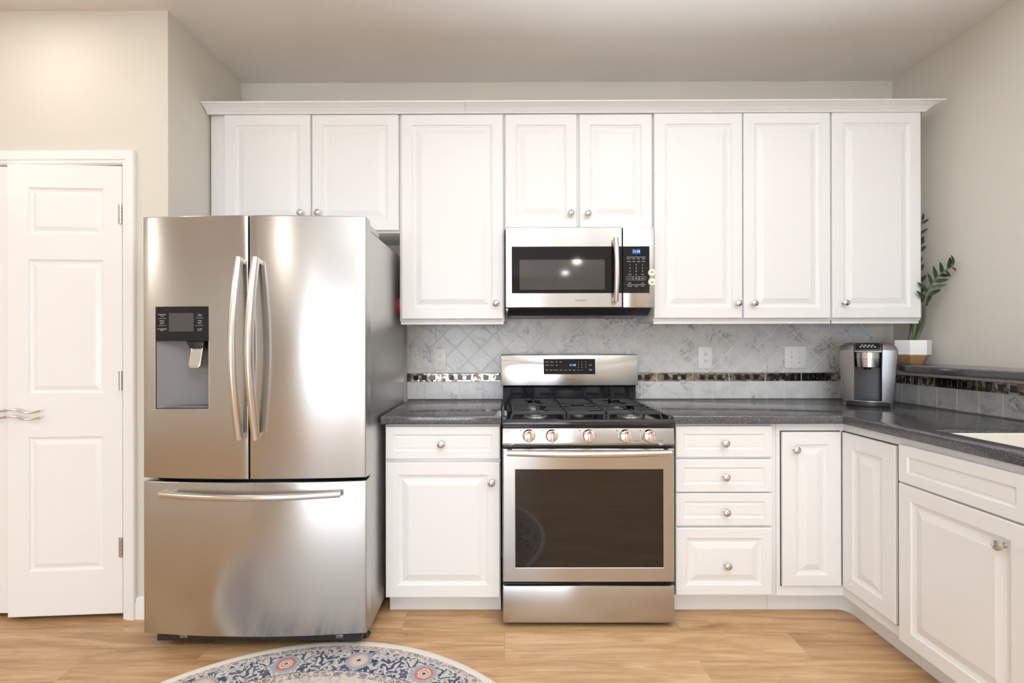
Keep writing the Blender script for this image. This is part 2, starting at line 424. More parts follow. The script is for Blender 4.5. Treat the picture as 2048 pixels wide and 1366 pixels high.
# rear of the room behind the camera, windows left as openings
mb = MB(); y0, y1 = YB-.1, YB
mb.box(XO, -3.3, y0, y1, 0, H); mb.box(.7, XR, y0, y1, 0, H); mb.box(-3.3, .7, y0, y1, 2.17, H); mb.box(-3.3, .7, y0, y1, 0, .06)
struct('wall_rear', mb, M_wall)
mb = MB(); x0, x1 = XO-.1, XO
mb.box(x0, x1, YB, YP+.1, 0, H)
struct('wall_side', mb, M_wall)
mb = MB()
for x in (-3.3, -1.33, -1.27, .64): mb.box(x, x+.06, YB-.06, YB-.01, .06, 2.17)
for z in (.06, 2.09): mb.box(-3.3, .7, YB-.06, YB-.01, z, z+.08)
struct('window_1', mb, M_white)
# door casing: moulded boards round the opening
def casing(mb, pts_in, wdt, yf):
    (xa, za), (xb, zb) = pts_in
    prof = [(0, 0), (0, -.008), (.006, -.011), (.014, -.011), (.018, -.015), (wdt-.012, -.019), (wdt-.004, -.019), (wdt, -.014), (wdt, 0)]
    path = [(xb, 0), (xb, zb), (xa, zb), (xa, 0)]
    V = []
    for d, y in prof: V.append([mb.bm.verts.new((px_, yf+y, pz_)) for px_, pz_ in ((xb+d, 0), (xb+d, zb+d), (xa-d, zb+d), (xa-d, 0))])
    fs = []
    for A, B in zip(V, V[1:]):
        for k in range(3): fs.append(mb.bm.faces.new([A[k], A[k+1], B[k+1], B[k]]))
    for k in (0, 3): fs.append(mb.bm.faces.new([r[k] for r in V]))
    bmesh.ops.recalc_face_normals(mb.bm, faces=fs)
mb = MB(); casing(mb, ((ox0, 0), (cx0, dt+.0)), co0-cx0, YP-.0005); 
mb.box(cx0-.004, cx0, YP-.002, YP+.1, 0, dt); mb.box(ox0, ox0+.004, YP-.002, YP+.1, 0, dt); mb.box(ox0, cx0, YP-.002, YP+.1, dt-.004, dt)
struct('trim_1', mb, M_white, 'white moulded casing around the pantry doors', 'door casing')
def baseb(name, x0, x1, y0, y1, lab):
    mb = MB(); mb.prism([(y0, 0), (y1-.0, 0), (y1, .075), (y1+.004, .085), (y1+.004, .092), (y1+.009, .1), (y0, .1)], 'x', x0, x1); return struct(name, mb, M_white, lab, 'baseboard')
baseb('baseboard_left', co0+.001, XL+.012, YP-.0005, YP-.014, 'short white baseboard between pantry casing and refrigerator')
mb = MB(); mb.box(XL+.0005, XL+.013, YP-.0, -.02, 0, .1, .002); struct('baseboard_return', mb, M_white)

# pantry doors
def leaf(name, label, x_hinge, width, swing, left_side, handle_px):
    """door leaf hinged at x_hinge; swing: how far its free edge stands out"""
    bot, top = .022, dt-.009
    t = thing(name, label, 'door', (x_hinge, YP-.002, 0), 0)
    t['kind'] = 'structure'
    ang = math.asin(swing/width)
    s = -1 if not left_side else 1
    t.rotation_euler = (0, 0, ang if not left_side else -ang)
    a, b = (-width, 0) if not left_side else (0, width)
    fx = width/.497
    pa, pb = a+.092*fx, b-.084*fx
    if left_side: pa, pb = a+.084*fx, b-.092*fx
    prof = [(.004, .006), (.010, .008), (.016, .008), (.030, .003), (.034, .002)]
    pan = [(pa, pb, .225, .832), (pa, pb, 1.03, 1.636), (pa, pb, 1.752, 1.962)]
    mb = MB(); mb.panel(a+.002, b-.002, bot, top, .035, 0, pan, prof, .002); d = mb.build('slab', M_white, t, local=True, angle=7)
    for z in (.325, 1.085, 1.845):
        mb = MB()
        xx = (-.0035 if not left_side else .0035)
        for k in range(5):
            mb.lathe([(.0058, k*.0178+.0006), (.0058, (k+1)*.0178-.0006)], T(xx-.004*(-s if left_side else 1)*0, -.006, z-.0445), 12)
        mb.box(xx-.014 if not left_side else xx, xx if not left_side else xx+.014, -.0015, .001, z-.0445, z+.0445)
        tag(mb.build('hinge', M_knob, t, local=True), 'nickel hinge')
    hx = a+.012 if not left_side else b-.012-.145
    for z in (.953, .923):
        pts = []; mb = MB()
        for k in range(25):
            q = k/24; y = -.022 if .06 < q < .94 else -.001
            pts.append((hx+.145*q, -.024-.0*q, z+.0075*math.sin(q*2*PI*1.02+.2)))
        mb.tube(pts, .0042, 8)
        for q in (.12, .88): mb.tube([(hx+.145*q, 0, z+.0075*math.sin(q*2*PI*1.02+.2)), (hx+.145*q, -.024, z+.0075*math.sin(q*2*PI*1.02+.2))], .0035, 8)
        tag(mb.build('handle', M_knob, t, local=True), 'wavy nickel pull bar')
    return t
leaf('door_1', 'white three-panel pantry door leaf beside the refrigerator, slightly ajar', cx0-.006, LEAF, .034, False, 36)
leaf('door_2', 'white pantry door leaf cut by the left edge of the photo', ox0+.006, LEAF-.004, .0, True, 0)

# ------------------------------------------------------------------ cabinets
YU, YUF = -.305, -.324        # upper box front, upper door front
PROF = [(.003, .004), (.0065, .0055), (.0085, .0055), (.0135, .008), (.020, .0085), (.045, .0015), (.048, .0005)]
PROFD = [(.003, .004), (.006, .0055), (.010, .0055), (.014, .0045), (.016, .004)]
def knob(parent, mtx, local=False):
    mb = MB()
    mb.lathe([(.0085, 0), (.0085, .0015), (.006, .003), (.0055, .011), (.008, .014), (.0135, .017), (.0158, .0215), (.0148, .026), (.0105, .0295), (.004, .0312)], mtx @ Matrix.Scale(1.12, 4, (1, 0, 0)), 20)
    # twisted ridge across the head
    pts = [(-.0145+.029*k/10, .0035*math.sin((k/10-.5)*PI), .0262+.0052*math.sin(PI*k/10)) for k in range(11)]
    mb.tube(pts, .0011, 6, mtx)
    return tag(mb.build('knob', M_knob, parent, local=local), 'nickel knob')
FRONT = ROT('X', 90)      # lathe z axis -> -y
def door(parent, name, x0, x1, z0, z1, yb, yf, kn=None, frame=.055, prof=PROF, tilt=0):
    mb = MB(); mb.panel(x0, x1, z0, z1, yb, yf, [(x0+frame, x1-frame, z0+frame, z1-frame)], prof)
    if tilt:
        c = Vector(((x0+x1)/2, 0, z0)); bmesh.ops.rotate(mb.bm, cent=c, matrix=Matrix.Rotation(tilt, 3, 'Y'), verts=mb.bm.verts)
    d = mb.build(name, M_cab, parent, angle=7)
    if kn: knob(d, T(kn[0], yf, kn[1]) @ FRONT @ ROT('Z', kn[2] if len(kn) > 2 else 35))
    return d
GU = 'white wall cabinets in one row under the crown moulding'
def upper(label, x0, x1, z0, z1, doors, rail=True, filler=None):
    t = thing('wall_cabinet', label, 'cabinet', ((x0+x1)/2, -.15, z0), group=None)
    mb = MB(); mb.box(x0+.0008, x1-.0008, YU, -.001, z0, z1, .001); mb.build('body', M_cab, t)
    if rail:
        mb = MB(); mb.box(x0+.004, x1-.004, YU+.004, YU+.022, z0-.016, z0, .002); mb.build('light_rail', M_cab, t)
    for d in doors: door(t, 'door', *d[:4], YU-.0005, YUF, kn=d[4], tilt=d[5] if len(d) > 5 else 0)
    return t
def R_(a, b, c, d): return rect(a, b, c, d, YUF)
_, ZT = at(1005, 226, YUF)
ztop = at(1000, 224, YU)[1]
def kn_(px, py, Y=YUF, rot=35): x, z = at(px, py, Y); return (x, z, rot)
def dd(a, b, c, d, k, tilt=0): x0, x1, z0, z1 = R_(a, b, c, d); return (x0, x1, z0, z1, k, tilt)
XB = lambda px: at(px, 400, YU)[0]
zb_hi = at(900, 466, YU)[1]; zb_lo = at(900, 643, YU)[1]; zb_mw = at(1150, 459, YU)[1]
e = [XB(422), XB(799.5), XB(1008.5), XB(1305.5), XB(1662.5), XB(1840)]
upper('white two-door wall cabinet above the refrigerator', e[0], e[1], zb_hi, ztop, [dd(448, 229, 620.5, 461, kn_(603, 427)), dd(624, 229, 797, 461, kn_(637, 427))], rail=False)
upper('tall white single-door wall cabinet between refrigerator and microwave', e[1], e[2], zb_lo, ztop, [dd(803, 228.5, 1006, 638, kn_(992, 607))])
upper('short white two-door wall cabinet directly above the microwave', e[2], e[3], zb_mw, ztop, [dd(1011, 228, 1153.5, 457, kn_(1141, 428)), dd(1159, 228, 1304, 457, kn_(1175, 429))], rail=False)
upper('tall white two-door wall cabinet right of the microwave', e[3], e[4], zb_lo, ztop, [dd(1308, 226, 1484.5, 636.5, kn_(1474, 607), .0022), dd(1487.5, 225, 1661, 636.5, kn_(1506, 607, rot=0))])
upper('tall white single-door wall cabinet at the right end beside the plant', e[4], e[5], zb_lo, ztop, [dd(1665, 224, 1842.5, 636, kn_(1687, 606, rot=0))])

# crown moulding, two lengths meeting above the tall cabinet
zc0 = at(1000, 227, -.327)[1]; zc1 = at(1000, 200.5, -.385)[1]
hh = zc1-zc0
CP = [(.0, 0), (-.006, 0), (-.008, .008*hh/.068), (-.013, .015*hh/.068), (-.013, .019*hh/.068), (-.018, .022*hh/.068), (-.022, .030*hh/.068), (-.032, .043*hh/.068), (-.046, .051*hh/.068), (-.050, .056*hh/.068), (-.058, .058*hh/.068), (-.060, hh), (.0, hh)]
def crown(label, x0, x1, ret):
    mb = MB(); V = []
    for y, z in CP:
        row = [mb.bm.verts.new((x0, -.325+y, zc0+z)), mb.bm.verts.new((x1-(0 if not ret else -(-y)) if ret else x1, -.325+y, zc0+z))]
        if ret: row.append(mb.bm.verts.new((x1-y, -.001, zc0+z)))
        V.append(row)
    fs = []
    for A, B in zip(V, V[1:]+V[:1]):
        for k in range(len(A)-1): fs.append(mb.bm.faces.new([A[k], A[k+1], B[k+1], B[k]]))
    fs.append(mb.bm.faces.new([r[0] for r in V])); fs.append(mb.bm.faces.new([r[-1] for r in V]))
    bmesh.ops.recalc_face_normals(mb.bm, faces=fs)
    return tag(mb.build('crown_molding', M_cab, angle=20), label, 'crown moulding')
xs = at(930, 210, -.37)[0]
crown('shorter white crown moulding length over the refrigerator cabinet', e[0]-.004, xs-.0006, False)
crown('longer white crown moulding length running to the mitred right end', xs+.0006, e[5]+.004, True)
# top dust cover of the cabinets hides nothing; the boxes themselves are closed

# lower cabinets
YK, YB_, YD = -.535, -.611, -.630
ZK = .105
def base_body(t, x0, x1, zk=ZK):
    mb = MB(); mb.box(x0+.0008, x1-.0008, YB_, -.012, zk, ZCB-.001, .001); mb.build('body', M_cab, t)
    mb = MB(); mb.box(x0+.0008, x1-.0008, YK, YK+.02, 0, zk-.0005); mb.build('toe_kick', M_cab, t)
XBB = lambda px: at(px, 1000, YB_)[0]
b0, b1 = XBB(771), XBB(1001.5)
t = thing('base_cabinet', 'white base cabinet with one drawer over one door between refrigerator and range', 'cabinet', ((b0+b1)/2, -.3, 0)); base_body(t, b0, b1)
x0, x1, z0, z1 = rect(771, 853, 1000, 918.5, YD); door(t, 'drawer', x0, x1, z0, z1, YB_-.0005, YD, kn_(883, 888, YD, 0), .036, PROFD)
x0, x1, z0, z1 = rect(771, 925, 1000, 1195.5, YD); door(t, 'door', x0, x1, z0, z1, YB_-.0005, YD, kn_(983, 964, YD), .055)
b2, b3 = XBB(1351), XBB(1552)
t = thing('drawer_cabinet', 'white base cabinet with a stack of four drawers right of the range', 'cabinet', ((b2+b3)/2, -.3, 0)); base_body(t, b2, b3)
for k, (ya, yb, kp) in enumerate(((852, 915, (1448, 886)), (919, 984.5, (1449, 953)), (987, 1052, (1450, 1023)), (1056, 1190.5, (1452, 1129)))):
    x0, x1, z0, z1 = rect(1352, ya, 1545, yb, YD)
    door(t, 'drawer', x0, x1, z0, z1, YB_-.0005, YD, kn_(*kp, YD), .036 if k < 3 else .045, PROFD if k < 3 else PROF)

# corner cabinet with a folding pair of doors
XF = 1.535; XDF = 1.52; YC1 = -.928
cb = b3+.001
t = thing('corner_cabinet', 'white corner base cabinet with a folding pair of doors', 'cabinet', (1.8, -.3, 0))
mb = MB(); mb.prism([(cb, YB_), (XF, YB_), (XF, YC1), (XT-.004, YC1), (XT-.004, -.012), (cb, -.012)], 'z', ZK, ZCB-.001, .001, 1); mb.build('body', M_cab, t)
XK = 1.605
def arc(cx, cy, r, a0, a1, n): return [(cx+r*math.cos(math.radians(a0+(a1-a0)*k/n)), cy+r*math.sin(math.radians(a0+(a1-a0)*k/n))) for k in range(n+1)]
out = [(cb, YK)]+arc(XK-.05, YK-.05, .05, 90, 0, 6)+[(XK, YC1)]
mb = MB(); mb.prism(out+[(XK+.02, YC1), (XK+.02, YK+.02), (cb, YK+.02)], 'z', 0, ZK-.0005); mb.build('toe_kick', M_cab, t)
x0, x1, z0, z1 = rect(1563.5, 863.5, 1680, 1171, YD+.012); x1 = XDF+.0005
yf = YB_-.008
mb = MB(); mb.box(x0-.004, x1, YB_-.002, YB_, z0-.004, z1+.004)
mb.box(XF-.002, XF, YC1+.009, YB_, z0-.004, z1+.004); mb.build('door_gap_shade', M_gap, t)  # flat black strips behind the doors, standing in for shade in the gaps
d1 = MB(); d1.panel(x0, x1-.002, z0, z1, YB_-.001, yf-.006, [(x0+.06, x1-.062, z0+.05, z1-.055)], PROF, .003); d1 = d1.build('door', M_cab, t, angle=7)
knob(d1, T(*at(1587, 898, yf)[:1], yf-.006, at(1587, 898, yf)[1]) @ FRONT @ ROT('Z', 60))
# second leaf, on the right-hand run, facing -x
RM = ROT('Z', -90)     # local x -> -y ; local -y -> -x
def rdoor(parent, name, ya, yb, z0, z1, xb, xf, kn=None, frame=.055, prof=PROF, edge=.004):
    """ya far (greater), yb near; in local coordinates x = -y, y = x"""
    mb = MB(); L = lambda v: v
    mb.panel(-ya, -yb, z0, z1, xb, xf, [(-ya+frame, -yb-frame, z0+frame, z1-frame)], prof, edge)
    bmesh.ops.transform(mb.bm, matrix=RM, verts=mb.bm.verts)
    d = mb.build(name, M_cab, parent, angle=7)
    if kn: knob(d, T(xf, kn[0], kn[1]) @ RM @ FRONT @ ROT('Z', 35))
    return d
rdoor(t, 'door', yf-.008, YC1+.015, z0, z1, XF-.001, XDF-.0, None, .062, PROF, .003)

# sink cabinet along the right wall
YS1 = -1.86
t = thing('sink_cabinet', 'white sink base cabinet along the right edge of the photo', 'cabinet', (1.8, -1.4, 0))
mb = MB(); mb.box(XF, XT-.004, YS1, YC1-.0015, ZK, ZCB-.001, .001)
# open the top where the basin hangs
mb2 = MB(); th = .018
mb.bm.clear()
mb.box(XF, XF+th, YS1, YC1-.0015, ZK, ZCB-.001); mb.box(XT-.004-th, XT-.004, YS1, YC1-.0015, ZK, ZCB-.001)
mb.box(XF+th, XT-.004-th, YC1-.0015-th, YC1-.0015, ZK, ZCB-.001); mb.box(XF+th, XT-.004-th, YS1, YS1+th, ZK, ZCB-.001); mb.box(XF+th, XT-.004-th, YS1+th, YC1-.0015-th, ZK, ZK+th)
mb.build('body', M_cab, t); mb2.bm.free()
mb = MB(); mb.box(XK, XK+.02, YS1, YC1-.001, 0, ZK-.0005); mb.build('toe_kick', M_cab, t)
ya = atx(1796, 1000, XDF-.004)[0]; yb = -1.392
zz1 = .853; zz0 = atx(1796, 965, XDF-.004)[1]
zd0 = atx(1795, 1278, XDF-.004)[1]
for (p, q) in ((ya, yb), (yb-.006, yb-.006-(ya-yb))):
    rdoor(t, 'false_drawer', p, q, zz0+.006, .862, XF-.0005, XDF-.004, None, .04, PROFD)
ky, kz = atx(1998, 1091, XDF-.02)
rdoor(t, 'door', ya, yb, zd0, zz0, XF-.0005, XDF-.004, (ky, kz))
rdoor(t, 'door', yb-.006, yb-.006-(ya-yb), zd0, zz0, XF-.0005, XDF-.004, (2*yb-.006-ky, kz))

# ------------------------------------------------------------------ worktops
def slab(mb, cells, z0, z1, bev=.006):
    bm = mb.bm; vs = {}
    def V(p):
        k = (round(p[0], 5), round(p[1], 5))
        if k not in vs: vs[k] = bm.verts.new((p[0], p[1], z0))
        return vs[k]
    fs = [bm.faces.new([V(p) for p in c]) for c in cells]
    r = bmesh.ops.extrude_face_region(bm, geom=fs); nv = [g for g in r['geom'] if isinstance(g, bmesh.types.BMVert)]
    bmesh.ops.translate(bm, vec=(0, 0, z1-z0), verts=nv)
    bmesh.ops.recalc_face_normals(bm, faces=bm.faces)
    bmesh.ops.dissolve_limit(bm, angle_limit=.01, verts=bm.verts, edges=bm.edges)
    es = [e for e in bm.edges if len(e.link_faces) == 2 and e.calc_face_angle() > 1.2 and abs(e.verts[0].co.z-e.verts[1].co.z) < 1e-4 or (len(e.link_faces) == 2 and e.calc_face_angle() > .8 and abs(e.verts[0].co.z-e.verts[1].co.z) > 1e-4)]
    bmesh.ops.bevel(bm, geom=es, offset=bev, segments=3, affect='EDGES', profile=.5)
cl0 = at(760, 845, -.648)[0]
RX0, RX1 = at(1005, 1000, -.684)[0], at(1349.5, 1000, -.684)[0]   # range sides
mb = MB(); mb.box(cl0, RX0-.003, -.648, -.0005, ZCB, ZC, .006, 3); tag(mb.build('countertop', M_quartz), 'short dark grey speckled stone worktop between refrigerator and range', 'countertop')
SX0, SX1, SY0, SY1 = 1.602, 2.02, -1.76, -.995
YCE = -1.88; XCF = 1.507
xa, xb, xc, xd, xe = RX1+.003, XCF, SX0, SX1, XT-.0015
ys = [-.0005, -.648, SY0 and SY1, SY0, YCE]
cells = []
def Q(x0, x1, y0, y1): cells.append([(x0, y0), (x1, y0), (x1, y1), (x0, y1)])
for x0, x1 in ((xa, xb), (xb, xc), (xc, xd), (xd, xe)): Q(x0, x1, -.648, -.0005)
for y0, y1 in ((SY1, -.648), (SY0, SY1), (YCE, SY0)):
    for x0, x1 in ((xb, xc), (xc, xd), (xd, xe)):
        if (y0, y1) == (SY0, SY1) and x0 == xc: continue
        Q(x0, x1, y0, y1)
mb = MB(); slab(mb, cells, ZCB, ZC, .005)
tag(mb.build('countertop', M_quartz), 'long L-shaped dark grey speckled stone worktop right of the range', 'countertop')
# sink basin
t = thing('kitchen_sink', 'cream undermount sink basin set in the worktop at the right edge', 'sink', ((SX0+SX1)/2, (SY0+SY1)/2, .70))
mb = MB(); bm = mb.bm
def rr(x0, x1, y0, y1, r, z, n=5):
    p = []
    for cx, cy, a in ((x1-r, y1-r, 0), (x0+r, y1-r, 90), (x0+r, y0+r, 180), (x1-r, y0+r, 270)): p += [(*q, z) for q in arc(cx, cy, r, a, a+90, n)]
    return p
def loft(mb, loops, cap0=False, cap1=False, mtx=None):
    V = [[mb.bm.verts.new(p) for p in l] for l in loops]; fs = []
    for A, B in zip(V, V[1:]):
        for k in range(len(A)): j = (k+1) % len(A); fs.append(mb.bm.faces.new([A[k], A[j], B[j], B[k]]))
    if cap0: fs.append(mb.bm.faces.new(V[0]))
    if cap1: fs.append(mb.bm.faces.new(V[-1]))
    bmesh.ops.recalc_face_normals(mb.bm, faces=fs)
    vs = [v for r in V for v in r]
    if mtx is not None: bmesh.ops.transform(mb.bm, matrix=mtx, verts=vs)
    return vs
def inset(d, z, r=.04): return rr(SX0+d, SX1-d, SY0+d, SY1-d, max(.01, r), z)
loft(mb, [inset(.0012, ZC-.0125, .012), inset(.004, ZC-.0118, .014), inset(.006, ZC-.014, .02), inset(.009, .74), inset(.03, .715, .06), inset(.14, .708, .03)], cap1=True)
loft(mb, [inset(.0012, ZC-.0125, .012), inset(.0012, .73, .03), inset(.022, .705, .06), inset(.14, .70, .03)], cap1=True)
mb.build('basin', M_sink, t)
mb = MB(); mb.lathe([(.0, .709), (.040, .709), (.043, .711), (.045, .709)], T((SX0+SX1)/2, (SY0+SY1)/2, 0), 24, cap=False); mb.build('drain', M_knob, t)

# stone ledge above the low tiled wall
XLE = 1.957; ZL = 1.1395; ZL0 = ZL-.034
YLE = -1.88
mb = MB(); slab(mb, [[(XLE, YLE), (XR-.0015, YLE), (XR-.0015, -.001), (2.118, -.001), (2.095, -.235), (XLE, -.45)]], ZL0, ZL, .005)
tag(mb.build('ledge', M_quartz), 'dark grey speckled stone ledge along the right wall under the plant', 'ledge')
mb = MB(); mb.box(XT+.0115, XR-.001, YLE, -.001, 0, ZL0-.0005); struct('wall_low', mb, M_wall, 'low tiled wall carrying the stone ledge at right', 'wall')

# ------------------------------------------------------------------ backsplash tiles
YG, YTF = -.0075, -.0105
ZA0 = 1.0288; ZA1 = 1.0785
def clip(poly, xmin, xmax, zmin, zmax):
    def cut(P, f, g):
        o = []
        for k in range(len(P)):
            a, b = P[k], P[(k+1) % len(P)]; fa, fb = f(a), f(b)
            if fa >= 0: o.append(a)
            if fa*fb < 0:
                t_ = fa/(fa-fb); o.append((a[0]+(b[0]-a[0])*t_, a[1]+(b[1]-a[1])*t_))
        return o
    for f in (lambda p: p[0]-xmin, lambda p: xmax-p[0], lambda p: p[1]-zmin, lambda p: zmax-p[1]):
        if len(poly) < 3: return []
        poly = cut(poly, f, None)
    out = []
    for p in poly:
        if not out or (abs(p[0]-out[-1][0])+abs(p[1]-out[-1][1])) > 1e-4: out.append(p)
    if len(out) > 1 and abs(out[0][0]-out[-1][0])+abs(out[0][1]-out[-1][1]) < 1e-4: out.pop()
    return out
def areap(P): return abs(sum(P[k][0]*P[(k+1) % len(P)][1]-P[(k+1) % len(P)][0]*P[k][1] for k in range(len(P))))/2
def tile(mb, poly, mtx=None, y0=YG+.002, y1=YTF, g=.0025):
    if len(poly) < 3 or areap(poly) < 1e-4: return
    rt_ = (random.random(), random.random(), random.random())
    # chamfered face: outer loop, then slightly inset front loop
    cx = sum(p[0] for p in poly)/len(poly); cz = sum(p[1] for p in poly)/len(poly)
    mb.prism(poly, 'y', y0, y1, .0016, 1, mtx, rt_)
def acc_tile(t, x0, x1, dark=0, mtx=None):
    """metal strip tile with three raised square frames round black glass squares"""
    tt = (dark, random.random(), random.random()); mb = MB()
    mb.box(x0, x1, YG+.001, YTF-.001, ZA0+.0015, ZA1-.0015, .0012, 1, mtx, tt)
    wd = x1-x0; zc = (ZA0+ZA1)/2; sqs = []
    for f in ((.255, .5, .745) if wd > .18 else [q for q in (.5,)] if wd < .09 else (.3, .78)):
        cx = x0+wd*f; r = .0158; i = .0138
        for a, b, c, d in ((-r, r, i, r), (-r, r, -r, -i), (-r, -i, -i, i), (i, r, -i, i)):
            mb.box(cx+a, cx+b, YTF-.0025, YTF-.001, zc+c, zc+d, .0005, 1, mtx, (dark*.4, .2, .2))
        sqs.append(cx)
    o = mb.build('accent_tile', M_acc, t)
    for cx in sqs:
        q = MB(); i = .0138; q.box(cx-i, cx+i, YTF-.002, YTF-.0005, zc-i, zc+i, .0008, 1, mtx); q.build('black_square', M_black, o)
bx0 = at(814, 750, -.01)[0]; bx1 = XT-.001
xdend = at(1746.5, 690, -.01)[0]
DZT = at(1200, 636, -.005)[1]+.0
t = thing('backsplash', 'diagonal grey marble tile backsplash with metal strip behind the range', 'backsplash', (.5, -.005, ZC))
mb = MB(); mb.box(bx0, xdend, YG, -.0005, ZC+.0008, DZT+.03); mb.box(xdend, bx1-.012, YG, -.0005, ZC+.0008, ZA1); mb.build('grout', M_grout, t)
mb = MB(); P = .1465; g = .0030
nx, nz = at(1389.7, 693.8+25.2, -.0105)
nz = ZA1+.0015+P/2*1.0
gap = P/2-g
r0 = -15
for i in range(-26, 14):
    for j in range(-1, 6):
        cx = nx + (i + (.5 if j % 2 else 0))*P; cz = nz - P/2 + P/2*j + .0
        # diamonds centred midway between nodes
        poly = [(cx-gap, cz), (cx, cz-gap), (cx+gap, cz), (cx, cz+gap)]
        poly = clip(poly, bx0, xdend-.002, ZA1+.0012, DZT+.03)
        tile(mb, poly)
mb.build('diamond_tiles', M_marble, t)
mb = MB(); pt = .1036; gg = .0017
sl = at(847.6, 780, -.01)[0]; sr = at(1283.6, 780, -.01)[0]
for x0, x1, s0 in ((bx0, .02, sl), (.02, bx1-.012, sr)):
    k0 = math.floor((x0-s0)/pt)
    for k in range(k0, k0+22):
        a, b = max(s0+k*pt+gg, x0), min(s0+(k+1)*pt-gg, x1)
        if b-a > .006: tile(mb, [(a, ZC+.002), (b, ZC+.002), (b, ZA0-.0012), (a, ZA0-.0012)])
mb.build('square_tiles', M_marble, t)
pa = .2097; sla = at(884.2, 755, -.01)[0]; sra = at(1313.7, 755, -.01)[0]
for x0, x1, s0 in ((bx0, at(1008, 755, -.01)[0], sla), (at(1277, 755, -.01)[0]-.15, bx1-.012, sra)):
    k0 = math.floor((x0-s0)/pa)
    for k in range(k0, k0+9):
        a, b = s0+k*pa+.0022, s0+(k+1)*pa-.0022
        a2, b2 = max(a, x0), min(b, x1)
        if b2-a2 > .01: acc_tile(t, a2, b2, dark=(.9 if s0 == sra and k >= 4 else .4 if s0 == sra else .5))
# tiles of the low wall, facing -x
t = thing('tiled_splashback', 'single row of square marble tiles with metal strip under the stone ledge', 'backsplash', (XT, -.9, ZC))
RM2 = T(XT+.0115, 0, 0) @ RM       # local x -> -y, local y -> x
mb = MB(); mb.box(.0115, -YLE, YG, -.0005, ZC+.0008, ZL0-.001, mtx=RM2); mb.build('grout', M_grout, t)
mb = MB(); s0 = -atx(1874, 800, XT)[0]
for k in range(-4, 17):
    a, b = max(s0+k*pt+gg, .012), min(s0+(k+1)*pt-gg, -YLE)
    if b-a > .006: tile(mb, [(a, ZC+.002), (b, ZC+.002), (b, ZA0-.0012), (a, ZA0-.0012)], RM2)
mb.build('square_tiles', M_marble, t)
s0 = -atx(1869, 780, XT)[0]
for k in range(-2, 8):
    a, b = max(s0+k*pa+.0022, .012), min(s0+(k+1)*pa-.0022, -YLE)
    if b-a > .02: acc_tile(t, a, b, (.95, .95, .8, .1, .05)[min(4, max(0, k+2))], RM2)

# ------------------------------------------------------------------ outlets and switch
def plate(name, label, cat, px0, py0, px1, py1):
    x0, x1, z0, z1 = rect(px0, py0, px1, py1, -.015)
    cx, cz = (x0+x1)/2, (z0+z1)/2
    t = thing(name, label, cat, (cx, -.0115, cz))
    mb = MB(); mb.box(x0, x1, -.0165, -.0115, z0, z1, .002, 2); mb.build('cover_plate', M_plate, t)
    return t, cx, cz
def slots(t, cx, cz, m, gfci):
    yy = -.0186
    for s in (-1, 1):
        zc = cz+s*.0195; mb = MB()
        if gfci: mb.box(cx-.0168, cx+.0168, -.0178, -.0162, zc-.0165, zc+.0165, .001, 1)
        else: mb.lathe([(.0168, 0), (.0168, .0013), (.0160, .0018)], T(cx, -.0162, zc) @ FRONT @ Matrix.Scale(.82, 4, (0, 1, 0)), 20)
        r = mb.build('socket', m, t)
        mb = MB(); mb.box(cx-.0068, cx-.0048, yy, -.0175, zc-.001, zc+.0075); mb.build('slot', M_slot, r)
        mb = MB(); mb.box(cx+.0048, cx+.0068, yy, -.0175, zc-.001, zc+.006); mb.build('slot', M_slot, r)
        mb = MB(); mb.lathe([(.0026, 0), (.0026, .001)], T(cx, -.0177, zc-.0075) @ FRONT, 10); mb.build('ground_hole', M_slot, r)
t, cx, cz = plate('wall_outlet', 'white square-faced double outlet on the tiles left of the range', 'outlet', 866, 698, 892.5, 740); slots(t, cx, cz, M_cream, True)
t, cx, cz = plate('wall_outlet', 'white round-faced double outlet on the tiles right of the range', 'outlet', 1396.5, 693.5, 1424, 736.5); slots(t, cx, cz, M_plate, False)
t, cx, cz = plate('light_switch', 'white two-gang light switch plate on tiles left of coffee maker', 'light switch', 1569, 693, 1612, 736)
for s, d in ((-1, 1), (1, -1)):
    mb = MB(); mb.box(cx+s*.023-.0055, cx+s*.023+.0055, -.0172, -.0162, cz-.0125, cz+.0125, .0004, 1)
    mb.prism([(-.0165, cz-.005), (-.0165, cz+.005), (-.027, cz+d*.009+.0025), (-.027, cz+d*.009-.0025)], 'x', cx+s*.023-.0038, cx+s*.023+.0038, .0006, 1)
    mb.build('toggle', M_cream, t)
    for q in (-1, 1): mb = MB(); mb.lathe([(.0028, 0), (.0026, .0008)], T(cx+s*.023, -.0162, cz+q*.0302) @ FRONT, 10); mb.build('screw', M_knob, t)

# V-shaped wire hook under the tall cabinet
x0, z0 = at(1571, 642, -.22); x1, z1 = at(1579, 656, -.22); x2, z2 = at(1588, 642, -.22)
mb = MB(); mb.tube([(x0, -.22, zb_lo-.001), (x0+.003, -.22, zb_lo-.012), (x1, -.22, z1), (x2-.004, -.22, zb_lo-.010), (x2, -.22, zb_lo-.001)], .0022, 8)
tag(mb.build('hanging_hook', mat('tan_wire', (.42, .28, .17), .4)), 'tiny tan V-shaped hook under the wall cabinet above the light switch', 'hook')

